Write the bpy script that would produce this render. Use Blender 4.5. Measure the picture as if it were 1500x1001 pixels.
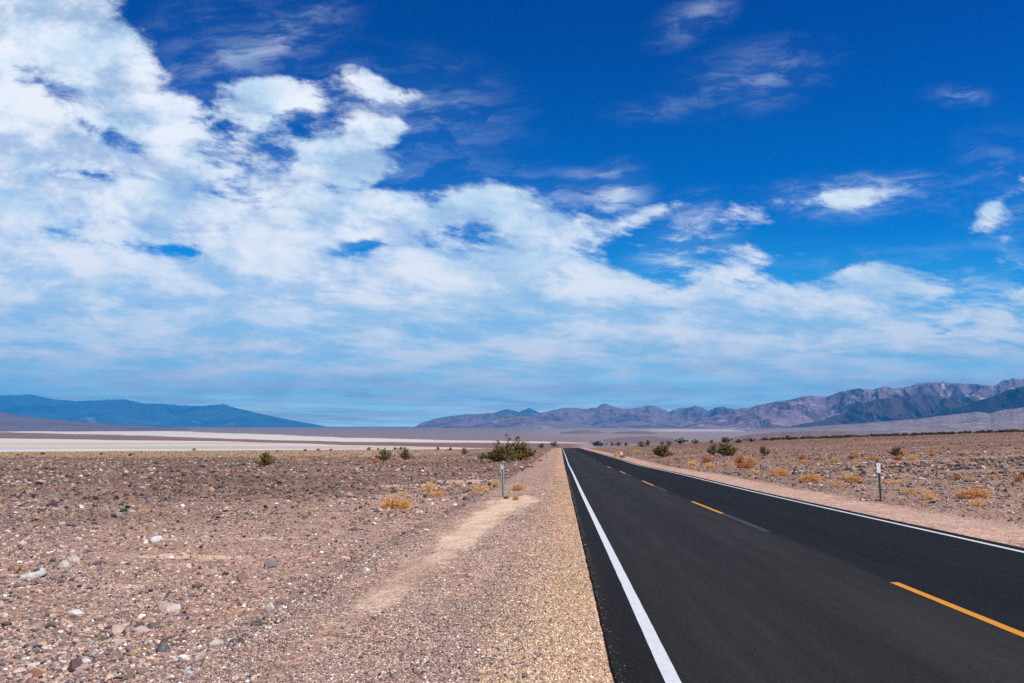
import bpy, bmesh, math, random
import numpy as np
from mathutils import Vector
R = math.radians
rng = np.random.default_rng(7)
random.seed(7)
for o in list(bpy.data.objects): bpy.data.objects.remove(o)
sc = bpy.context.scene
COL = sc.collection

# ------------------------------------------------------------------ camera
F, YH = 1000.0, 624.0
TH = math.atan((YH - 500.5) / F)
CT, ST = math.cos(TH), math.sin(TH)
CAMZ = 1.86
cam = bpy.data.objects.new('camera', bpy.data.cameras.new('camera'))
COL.objects.link(cam); sc.camera = cam
cam.location = (0, 0, CAMZ); cam.rotation_euler = (R(90) + TH, 0, 0)
cam.data.sensor_width = 36; cam.data.lens = 24
cam.data.clip_start = 0.05; cam.data.clip_end = 200000

def ray(px, py):
    a = (px - 750) / F; b = (500.5 - py) / F
    return np.array([a, CT - b * ST, ST + b * CT])

# ------------------------------------------------------------------ noise (value-gradient) in numpy
def _h(ix, iy, seed):
    n = (ix.astype(np.int64) * 374761393 + iy.astype(np.int64) * 668265263 + seed * 982451653) & 0xffffffff
    n = ((n ^ (n >> 13)) * 1274126177) & 0xffffffff
    return ((n ^ (n >> 16)) & 0xffffff) / float(0xffffff)
def perlin(x, y, seed=0):
    x = np.asarray(x, float); y = np.asarray(y, float)
    x, y = np.broadcast_arrays(x, y)
    x0 = np.floor(x); y0 = np.floor(y); fx = x - x0; fy = y - y0
    u = fx*fx*fx*(fx*(fx*6-15)+10); v = fy*fy*fy*(fy*(fy*6-15)+10)
    def g(ix, iy, dx, dy):
        a = _h(ix, iy, seed) * 2 * math.pi
        return np.cos(a)*dx + np.sin(a)*dy
    n00 = g(x0, y0, fx, fy); n10 = g(x0+1, y0, fx-1, fy)
    n01 = g(x0, y0+1, fx, fy-1); n11 = g(x0+1, y0+1, fx-1, fy-1)
    return ((n00*(1-u)+n10*u)*(1-v) + (n01*(1-u)+n11*u)*v) * 1.5
def fbm(x, y, seed=0, oct=4, gain=.5):
    s = 0; a = 1; t = 0
    for i in range(oct):
        s = s + a*perlin(x*2**i, y*2**i, seed+i*17); t += a; a *= gain
    return s/t
def ridged(x, y, seed=0, oct=5):
    s = 0; a = 1; t = 0; w = 1
    for i in range(oct):
        n = 1-np.abs(perlin(x*2**i, y*2**i, seed+i*31)); n = n*n*w
        s = s + a*n; t += a; a *= .5; w = np.clip(n*1.6, 0, 1)
    return s/t
def sstep(a, b, x):
    t = np.clip((x-a)/(b-a), 0, 1); return t*t*(3-2*t)

# ------------------------------------------------------------------ terrain
_ty = np.arange(-3000., 60000., 1.)[:6000]
_kn = [(-3000, 78), (0, 0), (12, -.35), (31, -1.01), (49, -1.47), (76, -2.40), (95, -2.75), (167, -4.45), (305, -7.85), (3000, -75)]
_tz = np.interp(_ty, [k[0] for k in _kn], [k[1] for k in _kn])
_ker = np.exp(-.5*(np.arange(-20, 21)/7.)**2); _ker /= _ker.sum()
_tz = np.convolve(np.pad(_tz, 20, 'edge'), _ker, 'valid')
_tz -= np.interp(0, _ty, _tz)
ROADW = 7.35
def xl(y): return .88 + .07*y
def base(y): return np.interp(y, _ty, _tz)
def crest(x, y):
    a = x/np.maximum(y, 1.)
    d = np.interp(a, [-.8, -.35, 0.03, 3], [200, 255, 305, 305])
    return np.where(y > 20, d, 1e5)
FLAT = -40.
def zroad(y):
    return base(y) - .06*np.maximum(0, y-305)
def zg(x, y, road_cut=True):
    x = np.asarray(x, float); y = np.asarray(y, float)
    u = x - xl(y); ul = -u; ur = u - ROADW
    z = base(y)
    z = z - .035*np.clip(ul-.45, 0, 3.5) - .30*sstep(3.9, 5.3, ul+.3*perlin(y/5, y*0+3, 5))
    z = z + .03*np.clip(ul-60, 0, 1e9)*0
    z = z - .05*np.clip(ur-.35, 0, 2.2) + np.where(ur > 3.2, .05*np.clip(ur-3.2, 0, 57)+.033*np.clip(ur-60, 0, 240), 0)
    m = np.maximum(sstep(4.2, 7, ul), sstep(3, 7, ur))
    fadefar = 1-sstep(200, 600, np.hypot(x, y))
    m = m*fadefar
    z = z + m*(.13*fbm(x/11, y/9, 11, 3) + .035*perlin(x/1.3, y/1.1, 21) + .016*perlin(x/.35, y/.35, 23))
    z = z + (1-m)*.012*perlin(x/.7, y/.7, 25)*np.maximum(sstep(.5, 1.2, ul), sstep(.5, 1, ur))
    # rubbly wash banks on the right
    z = z + sstep(9, 14, ur)*fadefar*(.50*np.exp(-((y-47+3*perlin(x/8, x*0, 4))/2.4)**2) + .36*np.exp(-((y-37+2.5*perlin(x/7, x*0, 9))/1.8)**2) - .3*np.exp(-((y-42)/3)**2))
    # ridge of loose stones at the toe of the left shoulder
    z = z + .06*np.exp(-((ul-4.55+.3*perlin(y/5, y*0+3, 5))/.4)**2)*fadefar
    z = z - .06*np.maximum(0, y-crest(x, y))
    t = (z-FLAT)/3.
    z = FLAT + 3*np.where(t > 20, t, np.log1p(np.exp(np.clip(t, -30, 20))))
    if road_cut:
        inside = sstep(-.5, -.2, u)*(1-sstep(ROADW+.2, ROADW+.4, u))*(y < 420)
        z = z - .09*inside
        # ground meets asphalt 3 cm below its surface
        near = np.exp(-(np.maximum(0, np.maximum(ul-.45, ur-.35))/.25)**2)*(y < 420)
        z = z - .025*near
    return z
def zs(x, y): return float(zg(np.array([x]), np.array([y]))[0])
def hit(px, py, tmax=3000.):
    r = ray(px, py)
    ts = np.geomspace(1.5, tmax, 260)
    for it in range(2):
        d = CAMZ + ts*r[2] - zg(ts*r[0], ts*r[1])
        k = np.argmax(d < 0)
        if d[k] >= 0: k = len(ts)-1
        k = max(k, 1)
        if it == 0: ts = np.linspace(ts[k-1], ts[k], 40)
    t = ts[k-1] + (ts[k]-ts[k-1])*d[k-1]/max(1e-9, d[k-1]-d[k])
    x, y = t*r[0], t*r[1]
    return x, y, zs(x, y)

# ------------------------------------------------------------------ node helper
class S:
    def __init__(s, nt, sock): s.nt, s.k = nt, sock
    def _m(s, op, *a, clamp=False):
        n = s.nt.nodes.new('ShaderNodeMath'); n.operation = op; n.use_clamp = clamp
        for i, v in enumerate((s,)+a):
            if isinstance(v, S): s.nt.links.new(v.k, n.inputs[i])
            else: n.inputs[i].default_value = v
        return S(s.nt, n.outputs[0])
    def __add__(s, o): return s._m('ADD', o)
    __radd__ = __add__
    def __sub__(s, o): return s._m('SUBTRACT', o)
    def __rsub__(s, o): return (s*-1.)+o
    def __mul__(s, o): return s._m('MULTIPLY', o)
    __rmul__ = __mul__
    def __truediv__(s, o): return s._m('DIVIDE', o)
    def pow(s, o): return s._m('POWER', o)
    def max(s, o): return s._m('MAXIMUM', o)
    def min(s, o): return s._m('MINIMUM', o)
    def abs(s): return s._m('ABSOLUTE')
    def exp(s): return s._m('EXPONENT')
    def clamp(s): return s._m('ADD', 0., clamp=True)
    def ss(s, a, b):
        n = s.nt.nodes.new('ShaderNodeMapRange'); n.interpolation_type = 'SMOOTHSTEP'
        s.nt.links.new(s.k, n.inputs[0]); n.inputs[1].default_value = a; n.inputs[2].default_value = b
        return S(s.nt, n.outputs[0])
    def lin(s, a, b, c=0., d=1.):
        n = s.nt.nodes.new('ShaderNodeMapRange'); n.clamp = True
        s.nt.links.new(s.k, n.inputs[0])
        for i, v in enumerate((a, b, c, d)): n.inputs[i+1].default_value = v
        return S(s.nt, n.outputs[0])
class T:
    """small wrapper round a node tree"""
    def __init__(s, nt): s.nt = nt
    def n(s, typ, **kw):
        n = s.nt.nodes.new(typ)
        for k, v in kw.items(): setattr(n, k, v)
        return n
    def l(s, a, b): s.nt.links.new(a.k if isinstance(a, S) else a, b)
    def comb(s, x, y, z=0.):
        n = s.n('ShaderNodeCombineXYZ')
        for i, v in enumerate((x, y, z)):
            if isinstance(v, S): s.l(v, n.inputs[i])
            else: n.inputs[i].default_value = v
        return n.outputs[0]
    def noise(s, vec, scale, detail=4, rough=.5, dist=0., col=False, lac=2.):
        n = s.n('ShaderNodeTexNoise'); n.inputs['Scale'].default_value = scale
        n.inputs['Detail'].default_value = detail; n.inputs['Roughness'].default_value = rough
        n.inputs['Distortion'].default_value = dist; n.inputs['Lacunarity'].default_value = lac
        if vec is not None: s.l(vec, n.inputs['Vector'])
        return n.outputs['Color'] if col else S(s.nt, n.outputs['Fac'])
    def mix(s, f, a, b, mode='MIX'):
        n = s.n('ShaderNodeMix', data_type='RGBA', blend_type=mode)
        for v, i in ((f, 0), (a, 6), (b, 7)):
            if isinstance(v, S): s.l(v, n.inputs[i])
            elif isinstance(v, (tuple, list)): n.inputs[i].default_value = tuple(v)[:3]+(1,)
            elif isinstance(v, (int, float)): n.inputs[i].default_value = v
            else: s.l(v, n.inputs[i])
        return n.outputs[2]
    def ramp(s, f, stops, interp='LINEAR'):
        n = s.n('ShaderNodeValToRGB'); cr = n.color_ramp; cr.interpolation = interp
        while len(cr.elements) < len(stops): cr.elements.new(.5)
        for e, (p, c) in zip(cr.elements, stops):
            e.position = p; e.color = (c[0], c[1], c[2], 1) if isinstance(c, (tuple, list)) else (c, c, c, 1)
        s.l(f, n.inputs[0]); return n.outputs[0]
    def sep(s, v):
        n = s.n('ShaderNodeSeparateXYZ'); s.l(v, n.inputs[0])
        return [S(s.nt, o) for o in n.outputs]
def new_mat(name, rough=.9, spec=.2):
    m = bpy.data.materials.new(name); m.use_nodes = True
    b = m.node_tree.nodes['Principled BSDF']
    b.inputs['Roughness'].default_value = rough; b.inputs['Specular IOR Level'].default_value = spec
    return m, T(m.node_tree), b
def pos(t): return t.n('ShaderNodeNewGeometry').outputs['Position']
def objc(t): return t.n('ShaderNodeTexCoord').outputs['Object']
def bump(t, b, h, strength, dist):
    n = t.n('ShaderNodeBump'); n.inputs['Strength'].default_value = strength; n.inputs['Distance'].default_value = dist
    t.l(h, n.inputs['Height']); t.l(n.outputs[0], b.inputs['Normal'])

# ------------------------------------------------------------------ object helpers
def mesh_np(name, V, faces=None, tris=None, quads=None, mat=None, smooth=False, parent=None):
    me = bpy.data.meshes.new(name)
    P = tris if tris is not None else quads
    k = P.shape[1]
    me.vertices.add(len(V)); me.vertices.foreach_set('co', np.asarray(V, np.float32).ravel())
    me.loops.add(P.size); me.loops.foreach_set('vertex_index', P.astype(np.int32).ravel())
    me.polygons.add(len(P)); me.polygons.foreach_set('loop_start', np.arange(0, P.size, k, dtype=np.int32))
    if smooth: me.polygons.foreach_set('use_smooth', np.ones(len(P), bool))
    else: me.polygons.foreach_set('use_smooth', np.zeros(len(P), bool))
    me.update(); me.validate()
    if mat: me.materials.append(mat)
    o = bpy.data.objects.new(name, me); COL.objects.link(o)
    if parent: o.parent = parent
    return o
def set_col(o, C, name='Col'):
    a = o.data.attributes.new(name, 'FLOAT_COLOR', 'POINT')
    C = np.asarray(C, np.float32)
    if C.shape[1] == 3: C = np.c_[C, np.ones(len(C), np.float32)]
    a.data.foreach_set('color', C.ravel())
def set_f(o, v, name):
    a = o.data.attributes.new(name, 'FLOAT', 'POINT'); a.data.foreach_set('value', np.asarray(v, np.float32))
def tag(o, label=None, cat=None, group=None, kind=None):
    if label: o['label'] = label
    if cat: o['category'] = cat
    if group: o['group'] = group
    if kind: o['kind'] = kind
    return o
def empty(name, loc):
    o = bpy.data.objects.new(name, None); o.empty_display_size = .2; COL.objects.link(o); o.location = loc; return o

# ------------------------------------------------------------------ sun + sky
SUN_AZ, SUN_EL = 126., 51.
sd = Vector((math.sin(R(SUN_AZ))*math.cos(R(SUN_EL)), math.cos(R(SUN_AZ))*math.cos(R(SUN_EL)), math.sin(R(SUN_EL))))
sl = bpy.data.lights.new('sun', 'SUN'); sl.energy = 5.0; sl.angle = R(.53); sl.color = (1, .93, .82)
so = bpy.data.objects.new('sun', sl); COL.objects.link(so); so.location = (30, -20, 60)
so.rotation_euler = sd.to_track_quat('Z', 'Y').to_euler()

w = bpy.data.worlds.new('World'); sc.world = w; w.use_nodes = True
t = T(w.node_tree); bg = w.node_tree.nodes['Background']
sky = t.n('ShaderNodeTexSky', sky_type='NISHITA', sun_disc=False)
sky.sun_elevation = R(SUN_EL); sky.sun_rotation = R(SUN_AZ); sky.altitude = 0; sky.air_density = 1.; sky.dust_density = .3; sky.ozone_density = 2.5
bg.inputs[1].default_value = .1
tc = t.n('ShaderNodeTexCoord').outputs['Generated']
dx, dy, dz = t.sep(tc)
yy = dy.abs().max(.12)
A = dx/yy; Ee = dz/yy
def ae(px, py):
    r = ray(px, py); return r[0]/r[1], r[2]/r[1]
# noise coordinates: a softened cloud deck plane for the big forms, plain direction for the ragged edges
inv = (Ee.max(0.)+.30)._m('POWER', -1.)
plane = t.comb(A*inv, inv*1.15, 3.7)
EY = Ee*1.12 - .065*((Ee.max(0.)+.065)._m('POWER', -1.))
vec = t.comb(A, EY, .3)
AE = t.comb(A, Ee, 0.)
warpn = t.noise(vec, 6., 3, .55, col=True)
def warp(v, amt, seed=(0, 0, 0)):
    n2 = t.n('ShaderNodeVectorMath', operation='MULTIPLY_ADD'); t.l(warpn, n2.inputs[0]); n2.inputs[1].default_value = (amt, amt, amt)
    t.l(v, n2.inputs[2])
    n4 = t.n('ShaderNodeVectorMath', operation='ADD'); t.l(n2.outputs[0], n4.inputs[0]); n4.inputs[1].default_value = seed
    return n4.outputs[0]
n_big = t.noise(warp(plane, .35), 2.6, 3, .55)
n_mid = t.noise(warp(t.comb(A*.90+EY*.15, EY*1.2+A*.18, .3), .055, (4, 2, 1)), 11.5, 8, .63)
n_wisp = t.noise(warp(t.comb(A*.75+EY*.5, EY*1.9-A*.35, 8.), .16, (2, 7, 1)), 12., 8, .64)
n_str = t.noise(warp(t.comb(A*.8, EY*3.2, 1.), .12, (5, 1, 1)), 3.6, 5, .55)
edge = [(-260, -340), (0, -200), (120, -70), (175, -5), (215, 60), (265, 130), (320, 185), (380, 205), (420, 215), (470, 195), (530, 195), (575, 235), (605, 290), (660, 330), (740, 335), (800, 335), (860, 350), (930, 380), (985, 412), (1080, 398), (1150, 415), (1215, 440), (1260, 425), (1330, 440), (1380, 470), (1440, 490), (1520, 500), (1800, 560)]
fc = t.n('ShaderNodeFloatCurve'); cm = fc.mapping; cv = cm.curves[0]
pts = [((ae(*p)[0]+1.4)/2.8, ae(*p)[1]) for p in edge]
while len(cv.points) < len(pts): cv.points.new(.5, .5)
for q, (X, Y) in zip(cv.points, sorted(pts)): q.location = (X, Y*.6)
cm.use_clip = False; cm.update()
t.l((A+1.4)/2.8, fc.inputs['Value']); fc.inputs['Factor'].default_value = 1.
eb = S(t.nt, fc.outputs[0])/.6+.022
cov = ((eb-Ee)*10.).max(-1.3).min(1.38)
def blob(acc, px, py, sx, sy, rot, k):
    """soft ellipse of more or less cloud at a place in the sky"""
    a0, e0 = ae(px, py)
    mp = t.n('ShaderNodeMapping', vector_type='TEXTURE'); t.l(AE, mp.inputs['Vector'])
    mp.inputs['Location'].default_value = (a0, e0, 0); mp.inputs['Rotation'].default_value = (0, 0, R(rot)); mp.inputs['Scale'].default_value = (sx*.0019, sy*.0019, 1)
    g = t.n('ShaderNodeTexGradient', gradient_type='QUADRATIC_SPHERE'); t.l(mp.outputs[0], g.inputs[0])
    q = S(t.nt, g.outputs['Fac'])
    if acc is None: return q*k
    return q._m('MULTIPLY_ADD', k, acc)
for (x, y, sx, sy, r_, k) in [(385, 138, 88, 48, 8, 1.9), (430, 130, 45, 28, 0, .6), (535, 115, 70, 36, -25, 1.45), (605, 142, 55, 34, -15, 1.5), (572, 188, 60, 20, 0, 1.5), (720, 297, 80, 26, 8, 1.8), (665, 312, 40, 16, 15, 1.), (800, 326, 70, 26, 0, 1.5), (1250, 285, 185, 26, 5, 1.75), (1225, 303, 60, 20, -25, .7), (1310, 281, 70, 20, 10, .5), (1462, 296, 60, 26, 35, 1.6), (1436, 328, 34, 36, 0, 1.1), (1472, 352, 70, 46, 35, 1.55), (1500, 240, 26, 60, 0, .8), (1470, 195, 50, 24, 0, .95), (945, 313, 85, 20, 22, 1.5), (1085, 396, 60, 16, 0, .5), (1250, 500, 420, 80, 0, .8), (1250, 402, 80, 18, 12, .8), (1300, 415, 70, 16, 15, .8), (1497, 432, 30, 12, 0, 1.2), (60, 40, 90, 60, -30, .5), (520, 225, 70, 45, -35, .8)]: cov = blob(cov, x, y, sx, sy, r_, k)
for (x, y, sx, sy, r_, k) in [(215, 362, 190, 24, -6, 1.35), (300, 372, 60, 14, -6, .6), (535, 360, 60, 26, 8, 1.6), (120, 254, 95, 20, -6, 1.35), (150, 190, 190, 34, -24, .9), (60, 110, 100, 50, -10, .6), (320, 245, 110, 40, -62, .5), (20, 95, 55, 35, 0, .6), (640, 352, 60, 22, 25, .55), (555, 272, 70, 20, 12, 1.2), (450, 345, 60, 16, 5, .8), (690, 342, 50, 20, 0, .4), (1170, 400, 90, 20, 10, .8), (960, 400, 70, 22, -20, .6), (490, 275, 45, 30, -40, .7), (450, 180, 80, 24, -25, .25), (760, 515, 40, 12, 0, .7), (1380, 490, 80, 18, 0, .8), (310, 160, 50, 26, -50, .6), (370, 300, 150, 26, -8, .5), (90, 330, 120, 24, 0, .4), (260, 90, 60, 40, -50, .5), (130, 200, 330, 150, -12, .42), (90, 60, 160, 70, -20, .35)]: cov = blob(cov, x, y, sx, sy, r_, -k)
val = cov + (n_big-.5)*1.7 + (n_mid-.5)*3.2
alpha = val.ss(-.22, .56)
wv = None
for (x, y, sx, sy, r_, k) in [(1105, 112, 95, 42, 14, .34), (1015, 28, 62, 26, 32, .36), (1405, 140, 40, 14, 0, .35), (960, 160, 60, 18, 10, .15), (870, 258, 50, 12, 0, .25), (1000, 360, 70, 45, 40, .8), (905, 290, 45, 35, 45, .7), (1255, 286, 115, 28, 4, .8), (1470, 300, 60, 90, 0, .25), (600, 160, 130, 70, -10, .3), (430, 40, 90, 40, 40, .18), (300, 10, 90, 36, 30, .15), (740, 300, 130, 45, 0, .5), (1380, 430, 190, 45, -8, .3), (1450, 460, 220, 70, 0, .5), (480, 280, 130, 70, 0, .4), (350, 80, 130, 50, 20, .3), (30, 60, 80, 60, 0, .5)]: wv = blob(wv, x, y, sx, sy, r_, k)
wisp = (wv*(n_wisp.ss(.42, .70)*1.5+.10)).min(.72)
# the bank thins into stratus streaks towards the horizon
low = Ee.ss(.24, .06)
soft = n_mid.ss(.36, .58)
alpha = alpha*(.68+.32*soft)*(1.-low*(.02+.36*n_str.ss(.42, .68)))
alpha = (alpha + wisp*(1.-alpha)).clamp()
front = dz.ss(-.02, .01)
alpha = alpha*front
shade = t.noise(warp(vec, .06, (3, 3, 9)), 8.5, 6, .60)
cloud = t.mix((shade*.65+n_mid*.35).ss(.38, .62), (5.5, 7.5, 9.4), (9.7, 10.05, 10.6))
tcol = t.mix(Ee.ss(.05, .75), (.0, .70, 1.50), (.0, .275, 1.0))
tint = t.mix(1., sky.outputs[0], tcol, 'MULTIPLY')
veil = Ee.ss(.34, .0)*.75
tint = t.mix(veil, tint, (.9, 7.3, 10.2))
tint = t.mix(Ee.ss(.115, .0)*.95, tint, (15.5, 27., 26.0))
full = t.mix(alpha, tint, cloud)
t.l(full, bg.inputs[0])
try: w.cycles.sampling_method = 'MANUAL'; w.cycles.sample_map_resolution = 512
except Exception: pass

# ------------------------------------------------------------------ ground sheet
def seg(px_pts):
    """rows of a band edge on the salt flat, as elevation tangent against azimuth tangent"""
    return np.array([ae(*p) for p in px_pts])
def ground_colour(x, y, z):
    r = np.hypot(x, y); C = np.zeros((x.size, 3)); pb_ = np.zeros(x.size)
    i = r < 480; C[i], pb_[i] = near_colour(x[i], y[i], z[i])
    i = r > 330; F_ = far_colour(x[i], y[i], z[i]); k = sstep(330, 480, r[i])[:, None]
    C[i] = C[i]*(1-k)+F_*k; pb_[i] *= 1-k[:, 0]
    return C, np.clip(pb_, 0, 1)
def near_colour(x, y, z):
    n = x.size
    u = x-xl(y); ul = -u; ur = u-ROADW; r = np.hypot(x, y)
    C = np.empty((n, 3)); C[:] = (.395, .300, .238)
    peb = np.ones(n)
    def put(m, c):
        m = np.clip(m, 0, 1)[:, None]; C[:] = C*(1-m) + np.array(c)*m
    # desert pavement tone patches
    n1 = fbm(x/9, y/14, 41, 4); n2 = fbm(x/28, y/40, 43, 4); n3 = fbm(x/2.2, y/2.2, 45, 3)
    put(sstep(-.05, .35, n2)*.55, (.20, .148, .128))
    put(sstep(.02, .35, n1)*.55, (.235, .178, .158))
    put(sstep(.05, .4, -n1+.3*n3)*.55, (.44, .35, .285))
    # darker, browner varnish with distance over the flat
    put(sstep(18, 55, r)*.70, (.205, .140, .108))
    put(sstep(.0, .3, fbm(x/30, y/7, 49, 4))*sstep(30, 60, r)*.6, (.36, .26, .195))
    put(sstep(.05, .35, fbm(x/40, y/9, 51, 4))*sstep(25, 60, r)*.5, (.13, .086, .07))
    # pale sandy ground near the shoulder toe
    put(sstep(14, 5, ul)*(ul > 0)*.5*sstep(70, 20, y), (.47, .365, .29))
    # right field, lighter and greyer
    put((ur > 3)*sstep(3, 6, ur)*sstep(150, 40, r)*.55, (.39, .295, .23))
    put((ur > 10)*np.exp(-((y-41)/4.)**2)*.5, (.42, .34, .25))
    # right-hand far strip: dark
    put((ur > 20)*sstep(150, 210, y+x*.25)*.5, (.17, .118, .092))
    # little sand patches on the field
    for (sx_, sy_, wx, wy, k) in [(275, 815, 1.1, .35, 1.), (150, 862, .8, .22, .5), (240, 870, .7, .2, .3), (272, 960, .45, .2, .8), (352, 930, .7, .22, .8), (610, 712, 2.2, 1.8, .7), (690, 706, 2.4, 2.4, .75), (585, 726, 1.2, .9, .6), (560, 715, 1.5, 1., .4), (300, 790, 2, .5, .4)]:
        hx, hy, _ = hit(sx_, sy_)
        d = ((x-hx)/wx)**2 + ((y-hy)/wy)**2 + .9*n3
        put((d < 4)*sstep(1.5, .6, d)*k, (.60, .47, .33)); peb *= 1-(d < 4)*sstep(1.5, .6, d)*k*.6
    # shoulders
    sl_ = (ul > 0)*sstep(4.6, 3.8, ul+.3*perlin(y/2.5, y*0+3, 5)+.25*n3)
    put(sl_*(y < 420), (.455, .355, .285))
    put((ul > 0)*np.exp(-((ul-4.35)/.45)**2)*(y < 60)*.55, (.27, .225, .195))
    put(sl_*sstep(.1, .4, fbm(x/1.6, y/4, 61, 3))*.5, (.37, .295, .25))
    tan = (ul > -.2)*sstep(1.75, .95, ul+.35*fbm(x/.5, y/1.2, 67, 3)+.25*perlin(x/.8, y/2.4, 63)+.1*perlin(x/.2, y/.2, 65))
    put(tan*.95*(y < 420), (.555, .41, .29))
    # sand lens beside the post
    cs = np.interp(y, [7, 9, 13, 20, 26, 28], [3.35, 3.24, 3.16, 3.0, 2.5, 2.35])
    ws = np.interp(y, [7, 9, 11, 13, 20, 25, 27, 28.2], [.12, .26, .34, .42, .62, .85, .95, .1])
    d = np.abs(ul-cs)/np.maximum(ws, .05) + 1.1*fbm(x/.6, y/1.4, 71, 5) + .5*fbm(x/.14, y/.3, 73, 3)
    m = sstep(1.25, .45, d)*(y > 5.5)*(y < 29)*np.interp(y, [8.3, 9.0, 10.2, 10.9, 12, 15], [0., .55, .42, .15, .55, .9])
    put(m*.92, (.65, .53, .385)); peb *= 1-m*.75
    rs = (ur > -.1)*sstep(4.0, 2.5, ur+.4*n3+.3*perlin(x/1.5, y/4, 5))
    put(rs*(y < 420), (.52, .405, .325))
    # dry-grass belt along the far left rim
    g = sstep(.02, .18, -x/np.maximum(y, 1)-.12*perlin(x/60, y/60, 3))*sstep(118, 150, y+12*perlin(x/20, y/20, 7))*(y < 400)*(y > 0)
    put(g*.75, (.40, .29, .165))
    peb *= 1-.8*g
    return C*np.array([1.17, 1.07, 1.0]), peb
def far_colour(x, y, z):
    """flats of the valley floor"""
    C = np.empty((x.size, 3)); C[:] = (.23, .18, .185); far = np.ones(x.size)
    def put(m, c):
        m = np.clip(m, 0, 1)[:, None]; C[:] = C*(1-m) + np.array(c)*m
    a = x/np.maximum(y, 1); e = (z-CAMZ)/np.maximum(y, 1)
    wob = .0013*fbm(x/700, y/700, 81, 5) + .0011*fbm(x/2600, y/120, 83, 5)
    ee = e+wob
    def lin_(pp):
        q = seg(pp); return np.interp(a, q[:, 0], q[:, 1])
    t1 = lin_([(0, 627.8), (250, 631.8), (400, 637), (500, 641), (600, 643.5), (700, 645.6), (850, 648.6), (1500, 650)])
    t2 = lin_([(0, 633.5), (250, 639.5), (400, 644.5), (500, 647.6), (600, 648), (700, 648.3), (850, 649.6), (1500, 650.5)])
    t3 = lin_([(0, 642), (250, 645.8), (400, 649), (500, 651.8), (620, 655), (800, 658), (1500, 658)])
    inl = far*(y > 0)*sstep(.14, .08, a)
    white = (.70, .625, .525)
    pl = sstep(.0004, -.0004, ee-t1)
    put(inl*pl*.95*np.where(ee < t3, sstep(-.02, -.09, a+.02*fbm(x/300, y/300, 99, 3)), 1.), white)
    put(inl*sstep(.0003, -.0003, ee-t2)*sstep(-.0003, .0003, ee-t3)*.97, (.215, .112, .088))
    put(inl*sstep(.0003, -.0003, ee-t2)*sstep(-.0003, .0003, ee-t3)*sstep(0, .3, fbm(x/3000, y/260, 91, 4))*.3, (.44, .33, .28))
    put(inl*sstep(.0, -.0012, ee-t3)*sstep(-.05, .25, fbm(x/1500, y/190, 93, 5))*.75, (.46, .37, .30))
    put(inl*pl*(ee > t2)*sstep(.0, .3, fbm(x/2500, y/160, 97, 5))*.5, (.56, .46, .41))
    put(inl*sstep(.0, .25, fbm(x/900, y/110, 94, 5))*sstep(-.0, -.0015, ee-t3)*.5, (.60, .50, .40))
    put(inl*np.exp(-((e+.0339)/.0007)**2)*sstep(-.655, -.69, a+.02*fbm(x/60, y/60, 98, 3)), (.42, .55, .66))
    # lilac gravel fans in the middle distance, pale wash
    mid = far*(y > 0)*sstep(.08, .16, a)
    put(mid*.6, (.27, .21, .215))
    put(mid*sstep(.0, .3, fbm(x/2500, y/700, 95, 4))*.6, (.22, .175, .175))
    put(far*sstep(.16, .24, a)*sstep(.40, .32, a)*np.exp(-((e+.0065)/.0016)**2)*1., (.72, .64, .56))
    put(far*sstep(.0, .06, a)*(1-sstep(.35, .5, a))*sstep(-.022, -.010, e)*.5, (.32, .255, .26))
    return C

az = np.concatenate([np.linspace(-math.pi, -R(62), 70)[:-1], np.linspace(-R(62), -R(42), 60)[:-1], np.linspace(-R(42), R(42), 1000)[:-1], np.linspace(R(42), R(62), 60)[:-1], np.linspace(R(62), math.pi, 70)])[:-1]
rad = np.concatenate([np.geomspace(.4, 3, 22)[:-1], np.geomspace(3, 40, 280)[:-1], np.geomspace(40, 1100, 260)[:-1], np.geomspace(1100, 9000, 190)[:-1], np.geomspace(9000, 35200, 55)])
AZ, RD = np.meshgrid(az, rad, indexing='ij')
X = (RD*np.sin(AZ)).ravel(); Y = (RD*np.cos(AZ)).ravel()
Z = zg(X, Y)
na, nr = len(az), len(rad)
idx = np.arange(na*nr).reshape(na, nr)
nx = np.roll(idx, -1, axis=0)
Q = np.stack([idx[:, :-1], idx[:, 1:], nx[:, 1:], nx[:, :-1]], -1).reshape(-1, 4)[:, ::-1]
V = np.c_[X, Y, Z]
Cg, peb = ground_colour(X, Y, Z)

mg, t, b = new_mat('desert_soil', .95, .1)
P = pos(t)
at = t.n('ShaderNodeAttribute', attribute_name='Col').outputs['Color']
pb = S(t.nt, t.n('ShaderNodeAttribute', attribute_name='peb').outputs['Fac'])
def vor(scale, rnd=1.):
    n = t.n('ShaderNodeTexVoronoi'); n.inputs['Scale'].default_value = scale; t.l(P, n.inputs['Vector']); return n
v1 = vor(55.); v2 = vor(19.); v3 = vor(5.); v4 = vor(1.6)
def cellmul(v, stops):
    s_ = t.n('ShaderNodeSeparateColor'); t.l(v.outputs['Color'], s_.inputs[0])
    return t.ramp(S(t.nt, s_.outputs[0]), stops), S(t.nt, s_.outputs[1])
st1 = [(0, (.42, .40, .42)), (.25, (.75, .72, .72)), (.55, (1, 1, 1)), (.8, (1.28, 1.24, 1.2)), (1, (1.75, 1.72, 1.7))]
st2 = [(0, (.30, .27, .28)), (.22, (.62, .55, .55)), (.5, (.95, .93, .92)), (.75, (1.25, 1.15, 1.08)), (.9, (1.1, .8, .62)), (1, (1.9, 1.85, 1.8))]
c1, _ = cellmul(v1, st1); c2, _ = cellmul(v2, st2); c3, _ = cellmul(v3, st2)
nz = t.noise(P, 1.3, 6, .65)
base_c = t.mix(1., at, t.ramp(nz, [(.3, .78), (.5, 1.), (.7, 1.2)]), 'MULTIPLY')
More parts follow.
